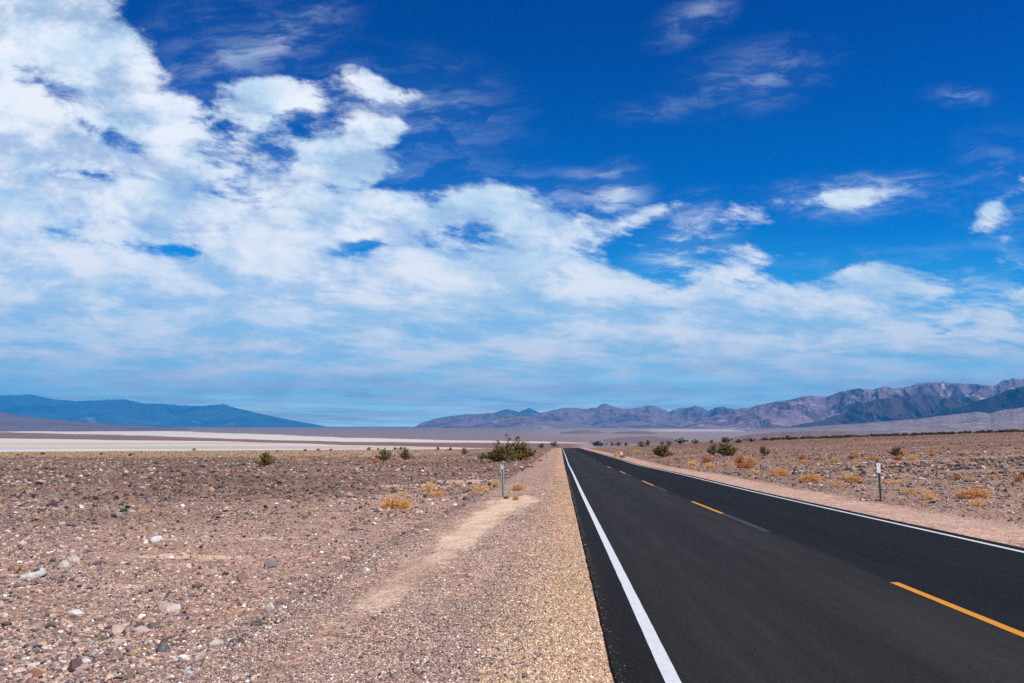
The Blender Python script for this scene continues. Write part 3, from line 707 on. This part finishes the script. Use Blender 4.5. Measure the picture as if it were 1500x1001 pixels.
# ------------------------------------------------------------------ vegetation
def leaf_mat(name, c1_, c2_, c3_):
    m, t, b = new_mat(name, .75, .2)
    n = t.noise(objc(t), 3.5, 4, .6); n2 = t.noise(objc(t), 30., 2, .5)
    c = t.mix(n.ss(.35, .65), c1_, c2_); c = t.mix(n2.ss(.52, .72)*.7, c, c3_)
    t.l(c, b.inputs['Base Color'])
    b.inputs['Transmission Weight'].default_value = 0
    return m
M_creo = leaf_mat('creosote_leaf', (.150, .115, .028), (.215, .158, .042), (.31, .225, .075))
M_creo_dull = leaf_mat('dusty_leaf', (.155, .130, .055), (.22, .18, .075), (.31, .25, .12))
M_far = leaf_mat('far_shrub_leaf', (.085, .068, .028), (.125, .088, .042), (.17, .12, .06))
M_stem = leaf_mat('grey_stem', (.13, .10, .075), (.20, .16, .12), (.10, .08, .06))
M_or = leaf_mat('orange_dry_twig', (.72, .35, .125), (.82, .47, .20), (.52, .215, .07))
M_straw = leaf_mat('straw_dry_twig', (.80, .47, .19), (.86, .56, .26), (.66, .34, .12))
M_red = leaf_mat('red_brown_dry_twig', (.50, .175, .06), (.60, .25, .085), (.32, .10, .04))
def tubes(paths, rad0, rad1, sides=3):
    V, Fq, n0 = [], [], 0
    for pth in paths:
        m = len(pth)
        for i, p in enumerate(pth):
            r_ = rad0+(rad1-rad0)*i/(m-1)
            for k in range(sides):
                a = 2*math.pi*k/sides
                V.append((p[0]+r_*math.cos(a), p[1]+r_*math.sin(a), p[2]))
        for i in range(m-1):
            for k in range(sides):
                k2 = (k+1) % sides
                Fq.append((n0+i*sides+k, n0+i*sides+k2, n0+(i+1)*sides+k2, n0+(i+1)*sides+k))
        n0 += m*sides
    return np.array(V), np.array(Fq)
def creosote_data(seed, nst=34, nleaf=3600, tall=.35, leaf=.035, spread=1., nspray=0):
    """unit bush: about 1 wide and 1 high, stems fanning out from the root, small leaf sprays towards the tips"""
    rr = np.random.default_rng(seed); paths = []
    for i in range(nst):
        az_ = rr.uniform(0, 6.283); tilt = rr.uniform(.05, 1.42)*spread
        L = rr.uniform(.55, .85)*(1+tall*rr.random()*(tilt < .7))
        p = np.zeros(3); pts_ = [p.copy()]; tl = tilt*.55
        for k in range(6):
            tl = tl+(tilt-tl)*.35; a2 = az_+rr.normal(0, .25)
            p = p+L/6*np.array([math.sin(tl)*math.cos(a2), math.sin(tl)*math.sin(a2), math.cos(tl)]); pts_.append(p.copy())
        pts_ = np.array(pts_); pts_[:, 2] *= 1.05; paths.append(pts_)
        for j in range(3):
            k = rr.integers(2, 6); q = pts_[k]; dirn = pts_[-1]-pts_[0]; dirn = dirn/np.linalg.norm(dirn)
            side = rr.normal(0, .6, 3); dv = (dirn+side); dv[2] = abs(dv[2]); dv /= np.linalg.norm(dv)
            paths.append(np.array([q, q+dv*.09, q+dv*.19+np.array([0, 0, .02])]))
    nb = len(paths)
    for i in range(nspray):      # long thin sprays above the body
        az_ = rr.uniform(0, 6.283); tl = rr.uniform(.1, .5); p = np.array([rr.normal(0, .08), rr.normal(0, .08), .2]); pts_ = [p.copy()]
        L = rr.uniform(.8, 1.25)
        for k in range(7):
            a2 = az_+rr.normal(0, .3); p = p+L/7*np.array([math.sin(tl)*math.cos(a2), math.sin(tl)*math.sin(a2), math.cos(tl)]); pts_.append(p.copy())
        for rep_ in range(1): paths.append(np.array(pts_))
        for j in range(4):
            q = pts_[rr.integers(3, 8)]; dv = rr.normal(0, 1, 3); dv[2] = abs(dv[2])+.3; dv /= np.linalg.norm(dv); paths.append(np.array([q, q+dv*.05, q+dv*.10]))
    Vs, Fs = tubes(paths, .008, .003)
    # leaves
    idx_ = rr.integers(0, len(paths), nleaf); Vl, Fl = [], []
    for n, i in enumerate(idx_):
        pth = paths[i]; tpos = rr.uniform(.16, 1.)**.8*(len(pth)-1); k = min(int(tpos), len(pth)-2)
        p = pth[k]+(pth[k+1]-pth[k])*(tpos-k) + rr.normal(0, .028, 3)
        if p[2] < .02: p[2] = .02+abs(p[2])
        s_ = leaf*rr.uniform(.5, 1.2); a = rr.normal(0, 1, 3); a /= np.linalg.norm(a); c_ = np.cross(a, rr.normal(0, 1, 3)); c_ /= max(1e-6, np.linalg.norm(c_))
        Vl += [p-a*s_, p+c_*s_*.45, p+a*s_, p-c_*s_*.45]; Fl.append((4*n, 4*n+1, 4*n+2, 4*n+3))
    return Vs, Fs, np.array(Vl), np.array(Fl)
CREO = []
def mk(name, V, Fq, mat):
    o = mesh_np(name, V, quads=Fq, mat=mat); me = o.data; bpy.data.objects.remove(o); return me
for sd_ in range(4):
    d_ = creosote_data(900+sd_, tall=[.25, .3, .05, .2][sd_], nleaf=[8500, 7500, 6000, 4000][sd_], spread=[1., 1.05, 1., 1.][sd_], nspray=[0, 0, 6, 0][sd_])
    CREO.append((mk('stems', d_[0], d_[1], M_stem), mk('foliage', d_[2], d_[3], M_creo), mk('foliage', d_[2], d_[3], M_creo_dull), d_))
def creosote(px, py, wp, hp, var, label, dull=False, group='creosote bushes standing on the desert flat'):
    hx, hy, hz = hit(px, py); d = hy/F
    o = empty('creosote_bush', (hx, hy, hz-.03)); W = wp*d; H = hp*d
    for nm, me in (('stems', CREO[var][0]), ('foliage', CREO[var][2 if dull else 1])):
        c_ = bpy.data.objects.new(nm, me); COL.objects.link(c_); c_.parent = o
    o.scale = (W/1.25, W/1.25, H/(1.22 if var == 2 else .88)); o.rotation_euler = (0, 0, random.uniform(0, 6))
    return tag(o, label, 'bush', group)
creosote(389, 683.5, 26, 20, 0, 'olive bush standing alone on the left desert flat')
creosote(563, 675, 25, 17, 1, 'left of the two grey green bushes beyond the flat', True)
creosote(594, 675, 26, 18, 3, 'right of the two grey green bushes beyond the flat', True)
creosote(680, 666, 11, 10, 1, 'small upright bush right of the two grey green bushes', True)
creosote(706, 674, 15, 10, 3, 'small dull shrub at the left foot of the big bush clump', True)
creosote(730, 677, 40, 20, 0, 'low dense green bush at the front left of the big roadside clump')
creosote(738, 676, 48, 33, 2, 'tall open bush with long sprays rising in the big roadside clump')
creosote(763, 674, 44, 27, 1, 'broad brownish green bush at the right of the big roadside clump')
creosote(971, 670, 31, 17, 0, 'dense dark green round bush right of the road')
creosote(1063, 668, 36, 19, 1, 'wide green bush with open sides right of the road')
creosote(1045, 667, 24, 16, 3, 'thin twiggy bush touching the left of the wide green bush', True)
creosote(1120, 667.5, 20, 13, 3, 'small greyish bush right of the wide green bush', True)
creosote(1314, 668, 20, 13, 1, 'small olive bush among orange tufts far right')

# dry brush
def dry_data(seed, n=1700, wdt=.010, curl=.5):
    """rounded cushion of fine dry twigs: short curled twigs through a lumpy dome, a few stems to the root"""
    rr = np.random.default_rng(seed); V, Fq = [], []
    lumps = [(rr.normal(0, .22, 2), rr.uniform(.20, .34), rr.uniform(.6, 1.)) for _ in range(5)] + [(np.zeros(2), .40, .9)]
    for i in range(n):
        c_, r_, hh = lumps[rr.integers(len(lumps))]
        d = rr.normal(0, 1, 3); d[2] = abs(d[2]); d /= np.linalg.norm(d)
        k_ = rr.uniform(.15, 1.)**.45
        p = np.array([c_[0]+d[0]*r_*k_, c_[1]+d[1]*r_*k_, d[2]*.5*hh*k_])
        if i % 14 == 0: p = p*.1
        out = d*.7 + rr.normal(0, .6, 3); out[2] = out[2]*.7+.15; out /= np.linalg.norm(out)
        L = rr.uniform(.05, .14) if i % 14 else rr.uniform(.25, .45)
        q = p+out*L; mdl = (p+q)/2+rr.normal(0, .02, 3)
        sd2 = np.cross(out, rr.normal(0, 1, 3)); sd2 /= max(1e-6, np.linalg.norm(sd2)); wv_ = sd2*wdt*rr.uniform(.5, 1.3)
        k = len(V)
        for w_, pp in ((1., p), (.9, mdl), (.4, q)):
            pp = pp.copy(); pp[2] = max(pp[2], .004)
            V += [pp-wv_*w_, pp+wv_*w_]
        Fq += [(k, k+1, k+3, k+2), (k+2, k+3, k+5, k+4)]
    return np.array(V), np.array(Fq)
DRY = {}
for kind, mt in (('orange', M_or), ('straw', M_straw), ('red', M_red), ('olive', M_creo_dull)):
    DRY[kind] = [mk('dry_brush', *dry_data(50+7*i+len(kind), n=1500 if kind != 'straw' else 900), mt) for i in range(3)]
def dry(px, py, wp, hp, kind, label, group='dry orange brush on the desert flat'):
    hx, hy, hz = hit(px, py); d = hy/F
    o = bpy.data.objects.new('dry_brush', random.choice(DRY[kind])); COL.objects.link(o)
    W = wp*d; o.location = (hx, hy+W*.25, zs(hx, hy+W*.25)-.01); o.scale = (W/.98, W*.8, hp*d/.44); o.rotation_euler = (0, 0, random.uniform(-.4, .4)+random.choice([0, 3.14]))
    return tag(o, label, 'brush', group)
for a_ in [
 (576, 746, 42, 19, 'orange', 'large orange dry bush alone on the left flat'),
 (624, 719, 30, 11, 'straw', 'pale yellow tuft behind the large orange bush on the left'),
 (637, 729, 22, 9, 'orange', 'small orange tuft between the yellow tuft and the sand strip'),
 (591, 726, 22, 5, 'straw', 'flat straw patch just behind the large orange bush on the left'),
 (704, 722, 26, 11, 'straw', 'spreading yellow orange tuft left of the grey post'),
 (724, 714, 18, 9, 'straw', 'pale tuft directly behind the grey post'),
 (759.5, 719, 20, 9.5, 'orange', 'domed orange bush on the sand right of the grey post'),
 (755.5, 733, 10, 8, 'orange', 'little round orange tuft on the sand in front of the domed bush'),
 (742.5, 731, 9, 4.5, 'olive', 'low olive tuft at the foot of the grey post'),
 (771, 675, 8, 4.5, 'red', 'small red tuft at the right foot of the big bush clump'),
 (779, 685, 7, 3, 'red', 'tiny reddish tuft on the gravel below the bush clump'),
 (791.5, 676, 6, 3, 'red', 'tiny reddish tuft on the gravel halfway to the road crest'),
 (586.5, 676.5, 6, 4.5, 'orange', 'small orange tuft between the two grey green bushes'),
 (597, 677, 12, 3, 'straw', 'flat straw tuft below the right grey green bush'),
 (548, 678, 14, 4, 'red', 'flat reddish tuft left of the two grey green bushes'),
 (440, 676, 20, 4, 'straw', 'flat straw tuft right of the lone olive bush'),
 (381, 684, 6, 3, 'red', 'tiny red tuft at the left foot of the lone olive bush'),
 (210, 751, 16, 4, 'straw', 'flat yellowish tuft in the middle of the left flat'),
 (192, 734, 9, 4, 'orange', 'small orange tuft behind the flat yellowish tuft'),
 (1194, 707, 31, 13, 'orange', 'big leaning orange tuft nearest the road on the right flat'),
 (1150, 697.5, 27, 10, 'orange', 'wide orange tuft left of the big leaning tuft'),
 (1256, 707, 21, 12, 'orange', 'rounded orange tuft left of the white plate post'),
 (1229, 714, 24, 9, 'straw', 'sparse straw tuft between the leaning and the rounded tuft'),
 (1240, 702, 14, 9, 'straw', 'pale straw tuft at the left of the rounded orange tuft'),
 (1316, 709, 22, 6, 'straw', 'flat yellow olive tuft just right of the white plate post'),
 (1336, 725, 19, 9, 'straw', 'small pale tuft left of the wide pale orange tuft'),
 (1369, 732.5, 30, 13, 'straw', 'wide pale orange tuft right of the white plate post'),
 (1440, 731, 44, 15, 'orange', 'widest orange tuft near the right border of the picture'),
 (1437, 742, 34, 10, 'straw', 'pale straw tuft in front of the widest orange tuft'),
 (1406, 704, 11, 7, 'red', 'small rust red tuft behind the wide pale orange tuft'),
 (1424, 704, 14, 6, 'straw', 'tan tuft just right of the small rust red tuft'),
 (1457, 702, 15, 6, 'orange', 'orange tuft behind the widest orange tuft'),
 (1494, 707, 14, 10, 'red', 'rust brown tuft cut by the right border of the picture'),
 (1203, 674, 19, 6, 'orange', 'flat orange tuft far behind the big leaning tuft'),
 (1177, 673, 13, 5, 'red', 'upper reddish tuft of a stacked pair on the right flat'),
 (1178.5, 678, 13, 4, 'orange', 'lower orange tuft of a stacked pair on the right flat'),
 (1225, 678, 12, 6, 'orange', 'small orange tuft right of the stacked pair'),
 (1250, 665.5, 12, 5, 'orange', 'farthest orange tuft behind the rounded orange tuft'),
 (1251, 671.5, 14, 5, 'red', 'rusty tuft just in front of the farthest orange tuft'),
 (1257.5, 677, 9, 4, 'straw', 'tiny straw tuft in front of the rusty tuft'),
 (1285, 674, 17, 6, 'orange', 'orange tuft just above the top of the white plate post'),
 (1317, 675, 11, 7, 'red', 'reddish tuft at the foot of the small olive bush'),
 (1340, 674.5, 17, 7, 'straw', 'tan tuft right of the small olive bush'),
 (1325, 664, 10, 5, 'orange', 'orange tuft touching the right of the small olive bush'),
 (1366, 663, 17, 5, 'orange', 'far flat orange tuft right of the small olive bush'),
 (1368, 668, 10, 3.5, 'red', 'tiny rusty tuft below the far flat orange tuft'),
 (1410, 667.5, 9, 3.5, 'red', 'isolated small rusty tuft on the far right flat'),
 (991, 674, 8, 3.5, 'red', 'tiny dark red tuft right of the dense round bush'),
 (1020, 682, 25, 7, 'straw', 'yellow tuft at the left of the roadside tuft group'),
 (1038, 677.5, 17, 7.5, 'red', 'red orange tuft at the back of the roadside tuft group'),
 (1043, 686, 19, 6.5, 'orange', 'orange tuft at the front right of the roadside tuft group'),
 (1021, 689, 10, 4.5, 'straw', 'small pale tuft at the road side of the roadside tuft group'),
 (1069, 683, 13, 8, 'straw', 'pale sparse tuft between the two roadside tuft groups'),
 (1086, 679, 18, 10, 'red', 'tall rust tuft at the left of the second tuft group'),
 (1103, 678, 19, 8, 'orange', 'orange tuft touching the tall rust tuft'),
 (1096, 687, 23, 9, 'red', 'broad brownish orange tuft in front of the tall rust tuft'),
 (1105, 693, 15, 6.5, 'straw', 'small orange straw tuft in front of the second tuft group'),
 (1148, 677, 8, 5, 'straw', 'tiny straw tuft left of the stacked pair'),
 (903, 670, 9, 8, 'straw', 'yellowish tuft beside the tiny white marker'),
 (911.5, 671, 9, 4, 'red', 'reddish tuft below the tiny white marker'),
 (888, 660, 8, 3, 'orange', 'orange tuft on the right verge near the road crest'),
 (931, 662, 9, 3, 'straw', 'first of two small straw tufts left of the dense round bush'),
 (938.5, 662.5, 7, 3, 'straw', 'second of two small straw tufts left of the dense round bush'),
 (921, 657, 10, 3, 'orange', 'flat orange tuft below the horizon shrubs by the road crest'),
 (870, 657.5, 7, 2.6, 'straw', 'straw tuft on the verge at the bend of the right line'),
]: dry(*a_)

# far shrubs seen as small dark lumps
FAR = []
for i in range(4):
    d_ = creosote_data(950+i, nst=16, nleaf=700, leaf=.075, tall=.2)
    FAR.append(mk('desert_shrub', d_[2], d_[3], M_far))
def shrub(px, py, wp, hp, label, group):
    hx, hy, hz = hit(px, py); d = hy/F
    o = bpy.data.objects.new('desert_shrub', random.choice(FAR)); COL.objects.link(o)
    o.location = (hx, hy, hz-.05); o.scale = (wp*d/1.15, wp*d/1.15, hp*d/.82); o.rotation_euler = (0, 0, random.uniform(0, 6))
    return tag(o, label, 'shrub', group)
G1 = 'small shrubs along the road crest and right horizon'
for a_ in [
 (794, 657, 13, 6, 'low dark shrub left of the road crest, nearer the bush clump'),
 (812, 655.5, 15, 7, 'shrub with a pale top just left of the road crest'),
 (874, 654.5, 28, 8, 'long dark shrub mass right of the road crest'),
 (896, 654, 8, 5, 'little shrub right of the long dark shrub mass'),
 (906, 654, 11, 6.5, 'second little shrub right of the long dark shrub mass'),
 (916.5, 654, 9, 5, 'third little shrub right of the long dark shrub mass'),
 (939, 655.5, 13, 7.5, 'left shrub of a touching pair on the right horizon'),
 (949.5, 654, 10, 9, 'right taller shrub of a touching pair on the right horizon'),
 (970, 652.5, 7, 5.5, 'tiny shrub behind the dense round bush'),
 (979.5, 654, 11, 7, 'small shrub just right of the dense round bush top'),
 (997, 651.5, 19, 9, 'rounded dark shrub on the horizon above the tiny dark red tuft'),
 (1019, 651, 12, 7, 'greenish shrub between the rounded dark shrub and the wide green bush'),
 (1043, 650, 8, 5, 'tiny shrub behind the left of the wide green bush'),
 (1062, 650, 20, 9, 'upright shrub behind the wide green bush'),
 (1083, 649.5, 15, 6, 'flat shrub right behind the wide green bush'),
 (1100, 648, 18, 6, 'flat shrub between the wide green bush and the greyish bush'),
 (1131, 646, 10, 5, 'small shrub on the skyline right of the greyish bush'),
 (1154, 645.5, 15, 8, 'dark rounded shrub at the left end of the far shrub belt'),
]: shrub(*a_, G1)
ordn = ['first', 'second', 'third', 'fourth', 'fifth', 'sixth', 'seventh', 'eighth', 'ninth', 'tenth', 'eleventh', 'twelfth', 'thirteenth', 'fourteenth', 'fifteenth']
G2 = 'tiny shrubs along the far left rim of the flat'
for i, (px, py, wp, hp) in enumerate([(25, 668, 8, 3), (62, 666.5, 9, 3.5), (148, 667, 8, 4), (191, 668.5, 9, 5), (284, 661.5, 6, 4.5), (406, 662, 6, 2.5), (447, 661, 7, 3.5), (466, 661, 6, 4), (485, 660.5, 6, 3.), (541, 660, 9, 4), (554, 659.5, 5, 3), (579, 659.5, 8, 4), (587.5, 659.5, 8, 5), (641, 659.5, 8, 4), (660, 660.5, 8, 5)]):
    shrub(px, py, wp, hp, '%s tiny shrub from the left along the salt flat rim' % ordn[i], G2)

def many(name, pts_, datas, mat, label, cat):
    Vs, Fs, n0 = [], [], 0
    for (x_, y_, z_, sx_, sz_) in pts_:
        V_, F_ = datas[rng.integers(len(datas))]
        a = rng.uniform(0, 6.28); c_, s_ = math.cos(a), math.sin(a)
        Vn = np.c_[(V_[:, 0]*c_-V_[:, 1]*s_)*sx_+x_, (V_[:, 0]*s_+V_[:, 1]*c_)*sx_+y_, V_[:, 2]*sz_+z_]
        Vs.append(Vn); Fs.append(F_+n0); n0 += len(V_)
    o = mesh_np(name, np.concatenate(Vs), quads=np.concatenate(Fs), mat=mat)
    return tag(o, label, cat, kind='stuff')
lowd = [creosote_data(970+i, nst=10, nleaf=170, leaf=.13, tall=.2)[2:] for i in range(3)]
# dark shrub belt along the far right rim
pp = []
for i in range(420):
    px = rng.uniform(1110, 1640); yy_ = 262+45*rng.random()
    xx = (px-750)/F*yy_/CT
    yy_ = yy_; pp.append((xx, yy_, zs(xx, yy_)-.05, rng.uniform(1.0, 2.6), rng.uniform(.7, 1.5)))
many('shrub_belt', pp, lowd, M_far, 'dark belt of distant shrubs along the right rim of the desert', 'shrubs')
# dry grass belt on the far left rim
gd = [dry_data(70+i, n=60, wdt=.03) for i in range(3)]
pp = []
for i in range(2600):
    px = rng.uniform(-100, 640); yy_ = rng.uniform(125, 205)
    if px > 330 and rng.random() < (px-330)/260.: continue
    xx = (px-750)/F*yy_/CT
    pp.append((xx, yy_, zs(xx, yy_)-.02, rng.uniform(.4, 1.1), rng.uniform(.35, .8)))
M_grass = leaf_mat('dry_grass', (.52, .38, .20), (.60, .45, .25), (.36, .26, .13))
many('dry_grass_belt', pp, gd, M_grass, 'yellow dry grass fringe at the far left rim of the flat', 'grass')
pp = []
gx, gy = scatter_img(900, -60, 1560, 668, 760)
gz = zg(gx, gy)
for hx, hy, hz in zip(gx, gy, gz):
    u_ = hx-xl(hy)
    if -6.5 < u_ < ROADW+3.2: continue
    if u_ < 0 and rng.random() < .55: continue
    pp.append((hx, hy, hz-.01, rng.uniform(.12, .4)*(.6+hy/80), rng.uniform(.08, .25)))
many('sparse_dry_grass', pp, gd, M_straw, 'sparse straw coloured grass wisps between the desert stones', 'grass')

# ------------------------------------------------------------------ roadside posts
m_post, t, b = new_mat('weathered_green_steel', .55, .4)
n = t.noise(objc(t), 14., 5, .6); t.l(t.mix(n.ss(.3, .7), (.32, .39, .38), (.44, .50, .48)), b.inputs['Base Color']); b.inputs['Metallic'].default_value = .2
m_dpost, t, b = new_mat('dark_green_steel', .5, .4)
n = t.noise(objc(t), 14., 5, .6); t.l(t.mix(n.ss(.3, .7), (.09, .145, .145), (.17, .22, .205)), b.inputs['Base Color']); b.inputs['Metallic'].default_value = .2
m_plate, t, b = new_mat('white_plate', .4, .5)
n = t.noise(objc(t), 20., 5, .6); t.l(t.mix(n.ss(.3, .7), (.86, .88, .90), (.92, .93, .93)), b.inputs['Base Color'])
m_bolt, t, b = new_mat('bolt_metal', .35, .5)
n = t.noise(objc(t), 60., 3, .6); t.l(t.mix(n, (.25, .25, .25), (.4, .4, .4)), b.inputs['Base Color']); b.inputs['Metallic'].default_value = .9
def prism(name, prof_, z0, z1, mat, parent, bev=0.):
    bm = bmesh.new(); vs = [bm.verts.new((p[0], p[1], z0)) for p in prof_]
    f = bm.faces.new(vs); ex = bmesh.ops.extrude_face_region(bm, geom=[f])
    for v in ex['geom']:
        if isinstance(v, bmesh.types.BMVert): v.co.z = z1
    bmesh.ops.recalc_face_normals(bm, faces=bm.faces)
    if bev: bmesh.ops.bevel(bm, geom=list(bm.edges), offset=bev, segments=2, affect='EDGES')
    me = bpy.data.meshes.new(name); bm.to_mesh(me); bm.free(); me.materials.append(mat)
    o = bpy.data.objects.new(name, me); COL.objects.link(o); o.parent = parent; return o
def channel(w_, d_, th):
    """hat-section profile of a U-channel post"""
    h = w_/2; i = h*.5
    return [(-h, 0), (-i, 0), (-i*.75, d_), (i*.75, d_), (i, 0), (h, 0), (h, th), (i+th*.6, th), (i*.75+th*.6, d_+th), (-i*.75-th*.6, d_+th), (-i-th*.6, th), (-h, th)]
def bolt(z, parent, y=-.008):
    bm = bmesh.new(); bmesh.ops.create_cone(bm, cap_ends=True, segments=8, radius1=.010, radius2=.007, depth=.010)
    me = bpy.data.meshes.new('bolt'); bm.to_mesh(me); bm.free(); me.materials.append(m_bolt)
    o = bpy.data.objects.new('bolt', me); COL.objects.link(o); o.parent = parent; o.location = (0, y, z); o.rotation_euler = (R(90), 0, 0)
def post(px, py, hp, wpx, label, dark=False, plate=None, lean=0., strip_=False):
    hx, hy, hz = hit(px, py); d = hy/F
    H = hp*d/1.0; W = wpx*d
    o = empty('delineator_post', (hx, hy, hz)); o.rotation_euler = (0, R(lean), R(-4))
    prism('channel_post', channel(W, W*.45, W*.09), -.25, H, m_dpost if dark else m_post, o)
    if plate:
        pw_, ph_ = plate[0]*d, plate[1]*d
        prism('reflector_plate', [(-pw_/2, -.007), (pw_/2, -.007), (pw_/2, -.003), (-pw_/2, -.003)], H-ph_, H+.01, m_plate, o, .0008)
        bolt(H-ph_*.2, o, -.011); bolt(H-ph_*.8, o, -.011)
    if strip_:
        prism('reflector_strip', [(-W*.22, -.006), (W*.22, -.006), (W*.22, -.002), (-W*.22, -.002)], H*.84, H*.955, m_plate, o)
        prism('cap_rail', [(-W*.56, -.004), (-W*.5, -.004), (-W*.5, W*.5), (-W*.56, W*.5)], H*.72, H*.99, m_plate, o)
        prism('cap_rail', [(W*.5, -.004), (W*.56, -.004), (W*.56, W*.5), (W*.5, W*.5)], H*.72, H*.99, m_plate, o)
        bolt(H*.79, o); bolt(H*.6, o)
    return tag(o, label, 'post', 'roadside delineator posts')
post(736.5, 728.5, 47, 4.2, 'grey green steel post leaning slightly on the left sand strip', lean=-1.5, strip_=True)
post(1290.3, 734, 53, 3.4, 'dark green post with a white plate on the right verge', dark=True, plate=(5.2, 13.5), lean=-.4)
post(801, 672.5, 10, 1.3, 'faint thin grey post far up the left shoulder')
post(910.5, 671, 9, 1.2, 'tiny far post with a white top on the right verge', dark=True, plate=(2.6, 5.))

# ------------------------------------------------------------------ haze
hm = bpy.data.materials.new('haze_air'); hm.use_nodes = True; nt = hm.node_tree
nt.nodes.remove(nt.nodes['Principled BSDF'])
pv = nt.nodes.new('ShaderNodeVolumePrincipled'); pv.inputs['Density'].default_value = 4.1e-5; pv.inputs['Color'].default_value = (.015, .44, 1.0, 1); pv.inputs['Anisotropy'].default_value = 0.
nt.links.new(pv.outputs[0], nt.nodes['Material Output'].inputs['Volume'])
bm = bmesh.new(); bmesh.ops.create_cube(bm, size=1.)
for v in bm.verts: v.co = ((-1 if v.co.x < 0 else 1)*35600, (-35600 if v.co.y < 0 else 35600), -45. if v.co.z < 0 else 1800.)
me = bpy.data.meshes.new('haze'); bm.to_mesh(me); bm.free(); me.materials.append(hm)
hz_ = bpy.data.objects.new('haze', me); COL.objects.link(hz_); tag(hz_, kind='stuff')

# ------------------------------------------------------------------ render settings
sc.view_settings.view_transform = 'Standard'; sc.view_settings.look = 'None'; sc.view_settings.exposure = 0; sc.view_settings.gamma = 1
c = sc.cycles
c.max_bounces = 4; c.diffuse_bounces = 2; c.glossy_bounces = 2; c.transmission_bounces = 2; c.volume_bounces = 0; c.transparent_max_bounces = 4
c.use_denoising = False
c.use_adaptive_sampling = True; c.adaptive_threshold = .01
